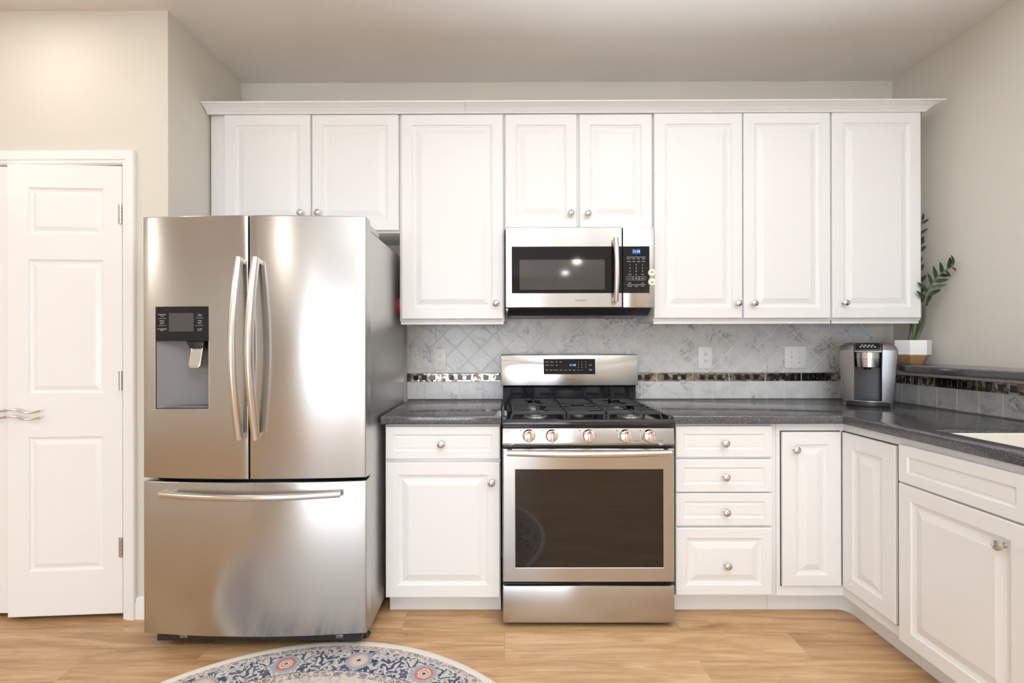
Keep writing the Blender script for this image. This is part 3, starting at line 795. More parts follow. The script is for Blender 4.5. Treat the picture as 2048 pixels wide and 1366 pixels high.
# ------------------------------------------------------------------ refrigerator
FX0, FX1 = -1.4675, -.5575; FC = (FX0+FX1)/2; FYE = -.848
s_ = 1
xl, zt_ = at(286, 433, FYE); xr, _ = at(735, 700, FYE)
FX0, FX1 = xl, min(xr, cl0-.004); FC = (FX0+FX1)/2; HW = (FX1-FX0)/2
def yb_(x): return FYE - .027*(1-((x-FC)/HW)**2)      # bowed front
zft = at(510, 430, FYE-.027)[1]; zfs = at(510, 959, FYE-.027)[1]; zfd = at(510, 965.5, FYE-.027)[1]; zfb = at(510, 1274.5, FYE-.027)[1]
t = thing('refrigerator', 'stainless steel french-door refrigerator with water dispenser', 'refrigerator', (FC, -.45, 0)); FR = t
YCASE = -.775
ztc = 1.728
mb = MB(); mb.box(FX0+.004, FX1-.004, YCASE, -.10, .055, ztc, .008, 3); mb.build('case', M_steel_side, t)
mb = MB(); mb.box(FX0+.03, FX1-.03, YCASE-.04, YCASE+.2, .03, .056); mb.build('base_grille', M_bplas, t)
def bowed(mb, x0, x1, z0, z1, yb, n=14, hole=None, ext=0):
    """bowed slab with rounded vertical edges; hole = (x0,x1,z0,z1) cut through"""
    xs_ = [x0+(x1-x0)*k/n for k in range(n+1)]
    if hole: xs_ = sorted(set([x for x in xs_ if abs(x-hole[0]) > .008 and abs(x-hole[1]) > .008]+[hole[0], hole[1]]))
    zs = [z0, z1] if not hole else [z0, hole[2], hole[3], z1]
    bm = mb.bm
    Fv = {(i, j): bm.verts.new((x, yb_(x), z)) for i, x in enumerate(xs_) for j, z in enumerate(zs)}
    Bv = {(i, j): bm.verts.new((x, yb, z)) for i, x in enumerate(xs_) for j, z in enumerate(zs)}
    I, J = len(xs_)-1, len(zs)-1; fs = []
    def inh(i, j): return hole and j == 1 and xs_[i] >= hole[0]-1e-6 and xs_[i+1] <= hole[1]+1e-6
    for i in range(I):
        for j in range(J):
            if inh(i, j): continue
            fs.append(bm.faces.new([Fv[i, j], Fv[i+1, j], Fv[i+1, j+1], Fv[i, j+1]])); fs.append(bm.faces.new([Bv[i, j], Bv[i, j+1], Bv[i+1, j+1], Bv[i+1, j]]))
        fs.append(bm.faces.new([Fv[i, 0], Bv[i, 0], Bv[i+1, 0], Fv[i+1, 0]])); fs.append(bm.faces.new([Fv[i, J], Fv[i+1, J], Bv[i+1, J], Bv[i, J]]))
    for j in range(J):
        fs.append(bm.faces.new([Fv[0, j], Fv[0, j+1], Bv[0, j+1], Bv[0, j]])); fs.append(bm.faces.new([Fv[I, j], Bv[I, j], Bv[I, j+1], Fv[I, j+1]]))
    if hole:
        ii = [k for k, x in enumerate(xs_) if hole[0]-1e-6 <= x <= hole[1]+1e-6]
        for a, b in zip(ii, ii[1:]):
            fs.append(bm.faces.new([Fv[a, 1], Fv[b, 1], Bv[b, 1], Bv[a, 1]])); fs.append(bm.faces.new([Fv[a, 2], Bv[a, 2], Bv[b, 2], Fv[b, 2]]))
        fs.append(bm.faces.new([Fv[ii[0], 1], Bv[ii[0], 1], Bv[ii[0], 2], Fv[ii[0], 2]])); fs.append(bm.faces.new([Fv[ii[-1], 1], Fv[ii[-1], 2], Bv[ii[-1], 2], Bv[ii[-1], 1]]))
    bmesh.ops.recalc_face_normals(bm, faces=fs)
    es = [e for e in bm.edges if abs(e.verts[0].co.y-e.verts[1].co.y) < .02 and len(e.link_faces) == 2 and e.calc_face_angle() > .9 and min(v.co.y for v in e.verts) < yb-.01
          and not (hole and hole[0]-.001 < (e.verts[0].co.x+e.verts[1].co.x)/2 < hole[1]+.001 and hole[2]-.001 < (e.verts[0].co.z+e.verts[1].co.z)/2 < hole[3]+.001)]
    bmesh.ops.bevel(bm, geom=es, offset=.004, segments=3, affect='EDGES', profile=.5)
dx0, dx1, dz0, dz1 = rect(307, 613, 419, 818, FYE-.018)
xsl = at(496.3, 700, FYE-.027)[0]; xsr = at(499.2, 700, FYE-.027)[0]
mb = MB(); bowed(mb, FX0, xsl, zfs, zft, YCASE-.006, hole=(dx0, dx1, dz0, dz1)); dl = mb.build('left_door', M_steel, t)
mb = MB(); bowed(mb, xsr, FX1, zfs, zft, YCASE-.006); dr = mb.build('right_door', M_steel, t)
mb = MB(); bowed(mb, FX0, FX1, zfb, zfd, YCASE-.006, 20); fd = mb.build('freezer_drawer', M_steel, t)
mb = MB(); mb.box(FX0+.01, FX1-.01, YCASE-.006, YCASE, zfb+.01, zft-.01); mb.box(xsl+.0005, xsr-.0005, YCASE-.03, YCASE-.006, zfs+.004, zft-.004); mb.build('gasket', M_gap, t)
# dispenser
dyf = yb_((dx0+dx1)/2)-.0
zpan = at(363, 682, dyf)[1]
mb = MB(); n_ = 8
def fy(x): return yb_(x)-.0015
P8 = [(dx0+(dx1-dx0)*k/n_) for k in range(n_+1)]
pf = [(x, fy(x)) for x in P8]+[(dx1, fy(dx1)+.02), (dx0, fy(dx0)+.02)]
mb.prism(pf, 'z', zpan, dz1, .0008, 1); dp = mb.build('control_panel', M_black, dl)
tx0, tx1, tz0, tz1 = rect(337, 626, 389, 663, dyf)
mb = MB(); mb.prism([(x, fy(x)-.0006) for x in (tx0, (tx0+tx1)/2, tx1)]+[(tx1, fy(tx1)+.003), (tx0, fy(tx0)+.003)], 'z', tz0, tz1); mb.build('screen', M_screen, dp)
for px_, rows in ((323, (('Energy Saver', 629, .0065), ('Deodorize', 632.5, .0035), ('Freezer', 641.5, .0065), ('Power Freeze', 645, .0035), ('Hold 3 sec', 647.5, .0035), ('Ice Type/Water', 658, .0065), ('Child Lock', 661, .0035))),
                  (402, (('Alarm', 629, .0065), ('Hold for Reset', 632.5, .0035), ('Fridge', 641.5, .0065), ('Power Cool', 645, .0035), ('Hold 3 sec', 647.5, .0035), ('Ice Off', 658, .0065), ('Hold for 3 sec', 661, .0035)))):
    mb = MB()
    for s, py_, sz in rows:
        x, z = at(px_, py_, dyf); mb.text(s, sz*.92, x, z, min(fy(x+.02), fy(x-.02))-.0004)
    for py_ in (636.5, 651):
        x, z = at(px_, py_, dyf); mb.box(x-.016, x+.016, min(fy(x+.016), fy(x-.016))-.0004, fy(x)+.003, z-.0003, z+.0003)
    mb.build('panel_print', M_ink, dp)
# recess: two-sided concave liner
yk = YCASE-.012
mb = MB(); bm = mb.bm
xm = at(360, 750, yk)[0]
def ring_at(z, xk, ykk): return [bm.verts.new(p) for p in ((dx0+.001, yb_(dx0)+.003, z), (xk, ykk, z), (dx1-.001, ykk-.0, z), (dx1-.001, yb_(dx1)+.003, z))]
xk1 = dx0+(dx1-dx0)*.50; xk2 = dx0+(dx1-dx0)*.40
R1 = ring_at(zpan, xk1, yk); R2 = ring_at(dz0+(zpan-dz0)*.62, xk1-.0, yk); R3 = ring_at(dz0+.012, xk2, yk); R4 = ring_at(dz0+.001, xk2, yk)
fs = []
for A, B in ((R1, R2), (R2, R3), (R3, R4)):
    for k in range(3): fs.append(bm.faces.new([A[k], A[k+1], B[k+1], B[k]]))
fs.append(bm.faces.new(R4)); fs.append(bm.faces.new(R1))
bmesh.ops.recalc_face_normals(bm, faces=fs)
rc = mb.build('dispenser_recess', M_dgrey, dl, angle=60)
mb = MB(); mb.box(dx0+.002, dx1-.002, yk-.05, yk-.001, dz0+.001, dz0+.008, .002); mb.build('drip_tray', M_dgrey, rc)
mb = MB(); x0, x1, z0, z1 = rect(306, 612, 420, 819, dyf)
for a, b, c, d in ((dx0-.0025, dx0, dz0, zpan), (dx1, dx1+.0025, dz0, zpan), (dx0-.0025, dx1+.0025, dz0-.0025, dz0)):
    mb.box(a, b, min(yb_(a), yb_(b))-.0012, yb_(a)+.012, c, d, .0005, 1)
mb.build('recess_trim', M_handle, dl)
# chute and paddle
pxc = at(392, 690, FYE)[0]
mb = MB(); mb.prism([(pxc-.036, zpan), (pxc+.036, zpan), (pxc+.036, zpan-.02), (pxc+.02, zpan-.03), (pxc-.02, zpan-.03), (pxc-.032, zpan-.01)], 'y', yb_(pxc)+.012, yk, .002, 2); mb.build('chute', M_bplas, rc)
mb = MB(); pz1, pz0 = zpan-.024, at(392, 737, FYE)[1]
pp = [(pxc-.021, pz1), (pxc+.027, pz1), (pxc+.023, pz0+.012), (pxc+.014, pz0), (pxc-.018, pz0), (pxc-.028, pz0+.012)]
mb.prism(pp, 'y', yb_(pxc)+.022, yb_(pxc)+.030, .003, 3)
mb.prism([(a*.82+pxc*.18, b*.82+(pz0+pz1)/2*.18) for a, b in pp], 'y', yb_(pxc)+.020, yb_(pxc)+.0235, .001, 1)
bmesh.ops.rotate(mb.bm, cent=(pxc, yb_(pxc)+.025, pz1), matrix=Matrix.Rotation(math.radians(-8), 3, 'X'), verts=mb.bm.verts)
tag(mb.build('paddle', M_handle, rc), 'steel dispenser paddle')
# handles
def vhandle(parent, px_top, px_mid):
    mb = MB(); xa_ = at(px_top, 517, FYE-.045)[0]; zt0 = at(px_top, 516, FYE-.05)[1]; zb0 = at(px_top, 878, FYE-.05)[1]
    pts = []; K = 28
    for k in range(K+1):
        q = k/K; z = zt0+(zb0-zt0)*q; bow = math.sin(PI*q)
        pts.append((xa_, yb_(xa_)-.022-.048*bow, z))
    mb.tube(pts, .0155, 16, sx=1.15, upv=(1, 0, 0))
    for sgn in (0, 1):
        z = zt0-.012 if sgn == 0 else zb0+.012
        mb.box(xa_-.0125, xa_+.0125, yb_(xa_)-.03, yb_(xa_)+.002, z-.010, z+.010, .003)
    return mb.build('handle', M_handle, parent)
vhandle(dl, 479, 463); vhandle(dr, 512, 497)
mb = MB(); hx0 = at(318, 995, FYE-.04)[0]; hx1 = at(679, 995, FYE-.04)[0]; hz = at(500, 993, FYE-.06)[1]
pts = []
for k in range(29):
    q = k/28; x = hx0+(hx1-hx0)*q; pts.append((x, yb_(x)-.020-.030*math.sin(PI*q), hz-.0+.0*q))
mb.tube(pts, .0135, 16, upv=(0, 0, 1))
for x in (hx0+.014, hx1-.014): mb.box(x-.012, x+.03 if x < FC else x+.012, yb_(x)-.02, yb_(x)+.002, hz-.004, hz+.014, .003)
mb.build('handle', M_handle, fd)
mb = MB()
mb.box(FX1-.11, FX1-.006, YCASE-.035, YCASE+.16, ztc, ztc+.028, .006, 2); mb.build('hinge_cover', M_steel_side, t)
mb = MB(); mb.box(FX0+.006, FX0+.11, YCASE-.035, YCASE+.16, ztc, ztc+.028, .006, 2); mb.build('hinge_cover', M_steel_side, t)
for x in (FX0+.09, FX1-.045):
    for y in (YCASE+.045, -.16):
        mb = MB(); mb.lathe([(.026, 0), (.028, .006), (.020, .012), (.012, .016), (.012, .056)], T(x, y, 0), 16); mb.build('foot', M_bplas, t)
for px_ in (365, 678):
    x = at(px_, 1273, YCASE-.05)[0]; mb = MB(); mb.box(x-.016, x+.016, YCASE-.045, YCASE-.02, .042, .056, .002); mb.build('roller_bracket', M_silver, t)
# red magnet on the right side of the case
Ym, zm = atx(797, 611, FX1-.004)
z0 = atx(797, 625, FX1)[1]; z1 = atx(797, 597, FX1)[1]
mb = MB(); mb.box(FX1-.0038, FX1+.006, Ym, Ym+.06, z0, z1, .002); tag(mb.build('magnet', M_red), 'small red magnet stuck on the side of the refrigerator', 'magnet')

# ------------------------------------------------------------------ range
YR = -.684
t = thing('gas_range', 'stainless steel gas range with five burners and oven', 'range', ((RX0+RX1)/2, -.36, 0)); RG = t
W = RX1-RX0; RC = (RX0+RX1)/2
def rz(py, Y=YR): return at(1178, py, Y)[1]
mb = MB(); mb.box(RX0+.002, RX1-.002, -.655, -.055, .03, .895, .002, 1); mb.build('body', M_enam, t)
for x in (RX0+.05, RX1-.05):
    for y in (-.62, -.10): mb = MB(); mb.lathe([(.02, 0), (.02, .02), (.012, .03)], T(x, y, 0), 12); mb.build('foot', M_bplas, t)
# storage drawer
z0, z1 = rz(1246), rz(1172)
mb = MB(); mb.box(RX0+.001, RX1-.001, YR, -.6555, z0, z1, .004, 2); mb.build('storage_drawer', M_steel, t)
# oven door with recessed window
z0, z1 = rz(1165), rz(897)
ox0_, ox1_, oz0, oz1 = rect(1030, 938, 1327.5, 1136, YR+.001)
mb = MB(); mb.panel(RX0+.001, RX1-.001, z0, z1, -.6555, YR, [(ox0_, ox1_, oz0, oz1)], [(.0015, .0012), (.002, .004)], .005); od = mb.build('oven_door', M_steel, t)
mb = MB(); mb.box(ox0_+.0015, ox1_-.0015, YR+.0015, YR+.0035, oz0+.0015, oz1-.0015, .0008, 1); mb.build('window', M_win, od)
mb = MB()
for a, b in ((1069.5, 1093), (1115, 1139), (1142.5, 1167), (1189.5, 1213), (1216, 1240), (1263.5, 1286)):
    x0, x1, q0, q1 = rect(a, 901.5, b, 904.5, YR); mb.box(x0, x1, YR-.0006, YR+.003, q0, q1, .0004, 1)
mb.build('vent_slots', M_slot, od)
mb = MB(); x0, x1 = at(1014, 911, YR-.05)[0], at(1345, 911, YR-.05)[0]; hz = rz(905.5, YR-.03)
pts = [(x0+(x1-x0)*k/24, YR-.034-.022*math.sin(PI*k/24), hz-.0012*math.sin(PI*k/24)) for k in range(25)]
mb.tube(pts, .0135, 16, upv=(0, 0, 1))
for x in (x0+.012, x1-.012): mb.box(x-.011, x+.011, YR-.034, YR+.001, hz-.011, hz+.011, .003)
mb.build('handle', M_handle, od)
# control panel
z0, z1 = rz(890.5), rz(857)
mb = MB(); mb.prism([(-.6555, z0), (YR, z0), (YR-.002, z0+.01), (YR+.004, z1), (-.6555, z1)], 'x', RX0+.001, RX1-.001, .0015, 2); cp = mb.build('control_panel', M_steel, t)
tilt = math.atan2(.006, z1-z0-.01)
for k, px_ in enumerate((1058, 1104, 1177.5, 1251, 1298)):
    x, z = at(px_, 872, YR-.003)
    mx = T(x, YR+.0005, z) @ ROT('X', 90-5)
    mb = MB()
    mb.lathe([(.0285, 0), (.0285, .004), (.0270, .006), (.0262, .017), (.0245, .0215), (.0205, .0235)], mx, 36)
    mb.box(-.0075, .0075, -.0235, .0235, .021, .039, .004, 4, mx)
    kb = mb.build('knob', M_chrome, cp)
    mb = MB(); mb.box(-.0048, .0048, .0120, .0222, .0375, .0396, .0006, 1, mx); mb.build('red_mark', M_red, kb)
mb = MB()
for px_ in (1041, 1087, 1160, 1234, 1281): x, z = at(px_, 861, YR); mb.box(x-.002, x+.002, YR+.0012, YR+.004, z-.003, z+.0015)
for px_ in (1273, 1320):
    for q, s in ((881.3, 'PUSH TO TURN'), (883.3, 'LITE OFF')): x, z = at(px_, q, YR); mb.text(s, .0038, x, z, YR-.0016)
mb.build('panel_print', M_inkd, cp)
# cooktop
ZCT = .907
mb = MB()
prof = [(-.6545, .893), (-.688, .893), (-.690, .897), (-.688, .912), (-.680, .9165), (-.668, .9165), (-.655, ZCT), (-.655, .8985)]
mb.prism(prof, 'x', RX0-.001, RX1+.001, .0015, 2)
mb.box(RX0-.001, RX1+.001, -.655, -.125, .8955, ZCT)
for x0, x1 in ((RX0-.001, RX0+.022), (RX1-.022, RX1+.001)): mb.box(x0, x1, -.672, -.125, ZCT-.002, .9285, .004, 2)
ck = mb.build('cooktop', M_enam, t)
def burner(x, y, r):
    mb = MB(); mb.lathe([(r+.012, ZCT), (r+.008, ZCT+.006), (r, ZCT+.008), (r-.001, ZCT+.017)], T(x, y, 0), 32); bu = mb.build('burner', M_alu, ck)
    mb = MB(); mb.lathe([(r-.001, ZCT+.0172), (r+.001, ZCT+.019), (r-.001, ZCT+.0235), (r-.008, ZCT+.0248)], T(x, y, 0), 32); mb.build('burner_cap', M_cap, bu)
bxl, bxr = RX0+.155, RX1-.155
for x, y, r in ((bxl, -.53, .046), (bxl, -.25, .036), (RC, -.39, .046), (bxr, -.53, .048), (bxr, -.25, .032)): burner(x, y, r)
def grate(x0, x1, kind):
    mb = MB(); zt = .9445; hb = .014; w_ = .011; y0, y1 = -.628, -.135
    def bar(xa, ya, xb, yb, wd=.009, h=.0085, z=zt):
        L = math.hypot(xb-xa, yb-ya); a = math.atan2(yb-ya, xb-xa)
        mb.box(0, L, -wd/2, wd/2, z-h, z, .002, 1, T(xa, ya, 0) @ Matrix.Rotation(a, 4, 'Z'))
    bar(x0, y0, x1, y0, w_, hb); bar(x0, y1, x1, y1, w_, .010); bar(x0+w_/2, y0, x0+w_/2, y1); bar(x1-w_/2, y0, x1-w_/2, y1)
    xm_ = (x0+x1)/2; ym_ = (y0+y1)/2
    if kind == 'side':
        bar(x0, ym_, x1, ym_)
        for yc in (-.53, -.25):
            for f in (-.068, .068):
                bar(x0, yc+f, x0+.075, yc+f); bar(x1-.075, yc+f, x1, yc+f)
            bar(x0, yc, xm_-.03, yc); bar(xm_+.03, yc, x1, yc)
            bar(xm_, yc-.11, xm_, yc-.03); bar(xm_, yc+.03, xm_, yc+.11)
        bar(xm_, y0, xm_, -.53+.11-.2); bar(xm_, y1, xm_, -.25+.08)
    else:
        for f in (-.17, -.11, .11, .17): bar(x0, ym_+f, x1, ym_+f)
        bar(x0, ym_, xm_-.03, ym_); bar(xm_+.03, ym_, x1, ym_)
        for sgn in (-1, 1):
            pts = [(x0+.01+(x1-x0-.02)*k/12, ym_+sgn*(.095-.04*math.sin(PI*k/12)), zt-.006) for k in range(13)]
            mb.tube(pts, .0055, 6)
    for x in (x0+w_/2, x1-w_/2):
        d_ = -.014 if x < xm_ else .014
        for y in (y0, y1, ym_):
            if kind != 'side': d_ = 0
            elif (x < xm_ and x0 > RC-.05) or (x > xm_ and x1 < RC+.05): d_ = 0
            mb.prism([(x-.0055, zt-.002), (x+.0055, zt-.002), (x+.0055+d_, ZCT+.0005), (x-.0055+d_, ZCT+.0005)], 'y', y-.0055, y+.0055, .001, 1)
    return mb.build('grate', M_iron, ck)
g0, g1 = RX0+.045, RX1-.045; tw = (g1-g0)/3
grate(g0, g0+tw+.018, 'side'); grate(g0+tw+.024, g1-tw-.024, 'mid'); grate(g1-tw-.018, g1, 'side')
# backguard
YGd = -.125
bgx0, bgx1, bz0, bz1 = rect(1002, 710, 1276, 771, YGd-.03)
bgx0 = max(bgx0, RX0-.012)
mb = MB(); mb.prism([(YGd+.07, ZCT-.01), (YGd, ZCT-.01), (YGd-.002, bz0-.01), (YGd-.020, bz0), (YGd+.07, bz0)], 'x', RX0+.002, bgx1-.004, .002, 1)
mb.prism([(YGd+.07, bz0), (YGd-.03, bz0), (YGd-.018, bz1+.002), (YGd+.07, bz1+.004)], 'x', bgx0, bgx1, .003, 2)
bg = mb.build('backguard', M_enam, t)
mb = MB(); lean = .012/(bz1-bz0)
mb.prism([(YGd-.0302, bz0+.002), (YGd-.0345, bz0+.001), (YGd-.0230, bz1-.002), (YGd-.0185, bz1-.001)], 'x', bgx0+.001, bgx1-.001, .0015, 2); st = mb.build('steel_face', M_steel, bg)
x0, x1, z0, z1 = rect(1087.5, 718, 1190.5, 748.5, YGd-.03)
def ly(z): return YGd-.0345+.0115*(z-bz0)/(bz1-bz0)
mb = MB(); mb.prism([(ly(z0)-.0012, z0), (ly(z1)-.0012, z1), (ly(z1)+.003, z1), (ly(z0)+.003, z0)], 'x', x0, x1, .0008, 1); dp = mb.build('display_panel', M_black, bg)
mb = MB()
for px_, py_, s, sz in ((1094, 724, 'Clock', .007), (1104, 724, 'Timer', .007), (1113.5, 724, 'Set', .007), (1121, 724, 'Off', .007), (1094.5, 730.5, 'Kitchen', .006), (1104, 730.5, 'Oven', .006), (1113.5, 730.5, 'Cook', .006),
        (1093.5, 740, 'Bake', .007), (1102, 740, 'Broil', .007), (1112, 740, 'Convection', .006), (1122, 740, 'Keep', .006), (1131, 740, 'Warm', .006), (1140, 740, 'Clean', .006), (1148.5, 740, 'Light', .006), (1157, 740, 'Start', .006), (1181, 730, 'Lock', .008), (1181, 740, 'OFF', .010)):
    x, z = at(px_, py_, YGd-.03); mb.text(s, sz, x, z, ly(z)-.0016)
for k in range(9):
    x, z = at(1157+7.2*(k % 3), 724+5.3*(k//3), YGd-.03); mb.text(str(k+1), .008, x, z, ly(z)-.0016)
x, z = at(1164.2, 740, YGd-.03); mb.text('0', .008, x, z, ly(z)-.0016)
mb.build('panel_print', M_ink, dp)
x, z = at(1145, 730.3, YGd-.03); mb = MB(); mb.text('11:18', .016, x, z, ly(z)-.0018); mb.build('clock_digits', M_led, dp)
x, z = at(1140.5, 759.2, YGd-.03); mb = MB(); mb.text('SAMSUNG', .012, x, z, ly(z)-.0010); mb.build('logo', M_inkd, bg)

# ------------------------------------------------------------------ microwave
YM = -.378
mx0, mx1, mz0, mz1 = rect(1011, 458.5, 1309, 615.5, YM)
mx0 = max(mx0, e[2]+.001); 
t = thing('microwave', 'stainless over-the-range microwave mounted above the range', 'microwave', ((mx0+mx1)/2, -.19, mz0-.02))
mx1b = min(mx1, e[3]-.001)
mb = MB(); zz = zb_mw-.002
mb.box(mx0+.001, mx1b, YU-.02, -.012, mz0-.012, zz, .003, 2)
mb.build('body', M_steel_side, t)
mb = MB(); mb.prism([(YM+.006, mz0-.001), (-.012, mz0-.0125), (-.012, mz0-.036), (-.31, mz0-.036), (YM+.03, mz0-.014)], 'x', mx0+.012, mx1b-.012, .002, 1); mb.build('underside', M_bplas, t)
mb = MB()
for a, b in ((1022, 1090), (1207, 1290)):
    x0, x1 = at(a, 627, -.25)[0], at(b, 627, -.25)[0]; mb.box(x0, x1, -.29, -.15, mz0-.0385, mz0-.0355, .001, 1)
mb.build('grease_filter', M_alu, t)
# door
gx0, gx1, gz0, gz1 = rect(1023.5, 493, 1244.3, 586.5, YM)
dxr = at(1244.8, 530, YM)[0]; pxl = at(1246, 530, YM)[0]
mb = MB(); mb.panel(mx0, dxr, mz0, zz-.003, YU-.0205, YM, [(gx0, dxr-.006, gz0, gz1)], [(.0006, .0012)], .004); d = mb.build('door', M_steel, t)
mb = MB(); mb.box(gx0, dxr-.0008, YM-.0012, YM+.0008, gz0, gz1, .001, 1); gl = mb.build('door_glass', M_black, d)
wx0, wx1, wz0, wz1 = rect(1039, 519.5, 1209.5, 579.5, YM)
mb = MB(); mb.box(wx0, wx1, YM-.0018, YM-.001, wz0, wz1, .0003, 1); mb.build('window', M_mwin, gl)
mb = MB(); x = at(1233.5, 540, YM-.04)[0]; z0, z1 = at(1233, 602, YM-.03)[1], at(1233, 475, YM-.03)[1]
pts = [(x, YM-.020-.024*math.sin(PI*k/20), z0+(z1-z0)*k/20) for k in range(21)]
mb.tube(pts, .0135, 14, upv=(1, 0, 0))
for z in (z0+.012, z1-.012): mb.box(x-.010, x+.010, YM-.022, YM+.001, z-.009, z+.009, .002)
mb.build('handle', M_handle, d)
x, z = at(1162, 601, YM); mb = MB(); mb.text('SAMSUNG', .0125, x, z, YM-.0003); mb.build('logo', M_inkd, d)
# control side
mb = MB(); mb.box(pxl, mx1, YM, YU-.0205, mz0, zz-.003, .004, 2); cp = mb.build('control_panel', M_steel, t)
gx1 = at(1299, 540, YM)[0]
mb = MB(); mb.box(pxl+.0005, gx1, YM-.0012, YM+.0008, gz0, gz1, .001, 1); kp = mb.build('keypad', M_black, cp)
x0, x1, z0, z1 = rect(1264.5, 498.5, 1280.5, 508, YM)
mb = MB(); mb.box(x0, x1, YM-.0018, YM-.001, z0, z1); sc_ = mb.build('display', M_ledbg, kp)
mb = MB(); mb.text('11:18', .016, (x0+x1)/2, (z0+z1)/2, YM-.0021); mb.build('clock_digits', M_led, sc_)
mb = MB()
def tt(px_, py_, s, sz): x, z = at(px_, py_, YM); mb.text(s, sz, x, z, YM-.0015)
for px_, s in ((1257.7, 'Popcorn'), (1267.5, 'Potato'), (1277, 'Pizza'), (1286.5, 'Veggie')): tt(px_, 517.5, s, .0062)
for px_, s in ((1257.7, 'Defrost'), (1267.5, 'Cook'), (1277, 'Soften'), (1286.5, 'Power')): tt(px_, 523, s, .0062)
for k in range(9): tt(1259.7+12.5*(k % 3), 529.8+6.5*(k//3), str(k+1), .0095)
tt(1272.2, 549.2, '0', .0095); tt(1259.7, 549, 'Clock', .006); tt(1285, 549, 'Timer', .006)
tt(1259.5, 566, 'Light', .0065); tt(1285, 566, 'Vent', .0065); tt(1259.5, 572.5, 'Turntable', .0055); tt(1272.3, 572.5, 'On/Off', .0055); tt(1285, 572.5, 'Sound', .0055)
tt(1272.3, 557, '+30s', .0075); tt(1285, 557, 'Start', .0075)
for py_ in (514.3, 569.5): x0, x1, z0, z1 = rect(1253.5, py_-.25, 1291, py_+.25, YM); mb.box(x0, x1, YM-.0014, YM-.001, z0, z1)
for a in (1253.5, 1266.3, 1279):
    x0, x1, z0, z1 = rect(a, 553.2, a+11.8, 560.2, YM)
    for q in ((x0, x1, z0, z0+.0006), (x0, x1, z1-.0006, z1), (x0, x0+.0006, z0, z1), (x1-.0006, x1, z0, z1)): mb.box(q[0], q[1], YM-.0014, YM-.001, q[2], q[3])
mb.build('key_print', M_ink, kp)
mb = MB(); x, z = at(1259.5, 557, YM); mb.text('STOP', .0075, x, z, YM-.0015); mb.build('stop_print', M_red, kp)
# child locks: two round cream discs on the edge
for py_, lab, rot in ((545.3, 'round cream plastic disc on the microwave edge, upper of two', 1), (563.8, 'round cream plastic disc on the microwave edge, lower of two', -1)):
    x, z = at(1304, py_, YM-.006)
    t2 = thing('adhesive_disc', lab, 'disc', (x, YM-.0005, z), group='cream discs on the microwave edge')
    mb = MB(); mb.lathe([(.0185, 0), (.0185, .006), (.0170, .008), (.010, .0085)], T(x, YM-.0003, z) @ FRONT, 28); mb.build('disc', M_cream, t2)
    mb = MB(); pts = [(x-.007+.014*k/8, YM-.0095, z+rot*.0035*math.sin(PI*k/8)) for k in range(9)]; mb.tube(pts, .0018, 6); mb.build('slot', M_inkd, t2)

# ------------------------------------------------------------------ coffee maker (built facing -y, then turned)
fxc, fyc = 1.856, -.343
ang = math.radians(-35)
t = thing('coffee_maker', 'silver and black single-serve coffee maker in the worktop corner', 'coffee maker', (fxc, fyc, ZC+.0005), ang)
hw = .108; HT = .315
def cm(name, m, fn, parent=t, **kw):
    mb = MB(); fn(mb); bmesh.ops.scale(mb.bm, vec=(1.13, 1, 1), verts=mb.bm.verts); return mb.build(name, m, parent, local=True, **kw)
# rear shell
def shell(mb):
    def sec(z, wf, ya, yb, r=.03):
        return rr(-wf, wf, ya, yb, r, z)
    loft(mb, [sec(.0, .082, .045, .18), sec(.03, .085, .045, .185), sec(.2, .090, .045, .19), sec(.285, .092, .045, .19), sec(.308, .086, .055, .18), sec(.314, .066, .07, .165)], True, True)
cm('rear_shell', M_bplas, shell)
for s in (-1, 1):
    def wing(mb):
        L = []
        for z, xo, xi, yf_, yb2 in ((0.0, .094, .080, .012, .11), (.012, .0945, .070, .012, .12), (.03, .096, .049, .006, .13), (.15, .101, .050, .004, .14), (.26, .107, .0515, .0, .15), (.283, .108, .052, .0, .15), (.300, .103, .053, .012, .15), (.314, .085, .054, .04, .15)):
            r_ = .012
            L.append([(s*xi, yb2, z), (s*xi, yf_-.004, z), (s*(xo-r_*1.6), yf_, z), (s*(xo-r_*.4), yf_+.006, z), (s*xo, yf_+.018, z), (s*(xo-.004), yb2, z)])
        loft(mb, L, True, True)
        for v in mb.bm.verts:
            if v.co.z > .275: v.co.z += (.108-abs(v.co.x))*.22*(v.co.z-.27)/.04
    cm('side_panel', M_silver, wing, angle=28)
cm('back_panel', M_bplas, lambda mb: mb.box(-.0495, .0495, .055, .075, .03, .30))
def inner(mb):
    for s in (-1, 1): mb.box(s*.0485, s*.0505, .0, .07, .03, .285)
cm('inner_wall', M_bplas, inner)
def head(mb):
    mb.lathe([(.0435, .198), (.0455, .2005), (.0480, .240), (.0480, .2408)], T(0, .022, 0) @ Matrix.Scale(1.1, 4, (0, 1, 0)), 32)
    mb.lathe([(.0475, .2412), (.0490, .2425), (.0490, .2740), (.0475, .2755)], T(0, .022, 0) @ Matrix.Scale(1.1, 4, (0, 1, 0)), 32)
hd = cm('brew_head', M_silverh, head)
cm('nozzle', M_bplas, lambda mb: mb.lathe([(.012, .186), (.016, .198), (.02, .1985)], T(0, .03, 0), 16), hd)
def topf(mb):
    pts = [(-.018, .276), (-.016, .282), (.02, .302), (.10, .322), (.13, .322), (.13, .276)]
    mb.prism(pts, 'x', -.0505, .0505, .003, 2)
tp = cm('lid', M_silver, topf)
def consf(mb):
    pts = [(-.002, .2905), (.018, .3025), (.098, .3235), (.098, .3205), (.018, .298), (0, .288)]
    mb.prism(pts, 'x', -.044, .044, .001, 1)
cs = cm('button_panel', M_black, consf, tp)
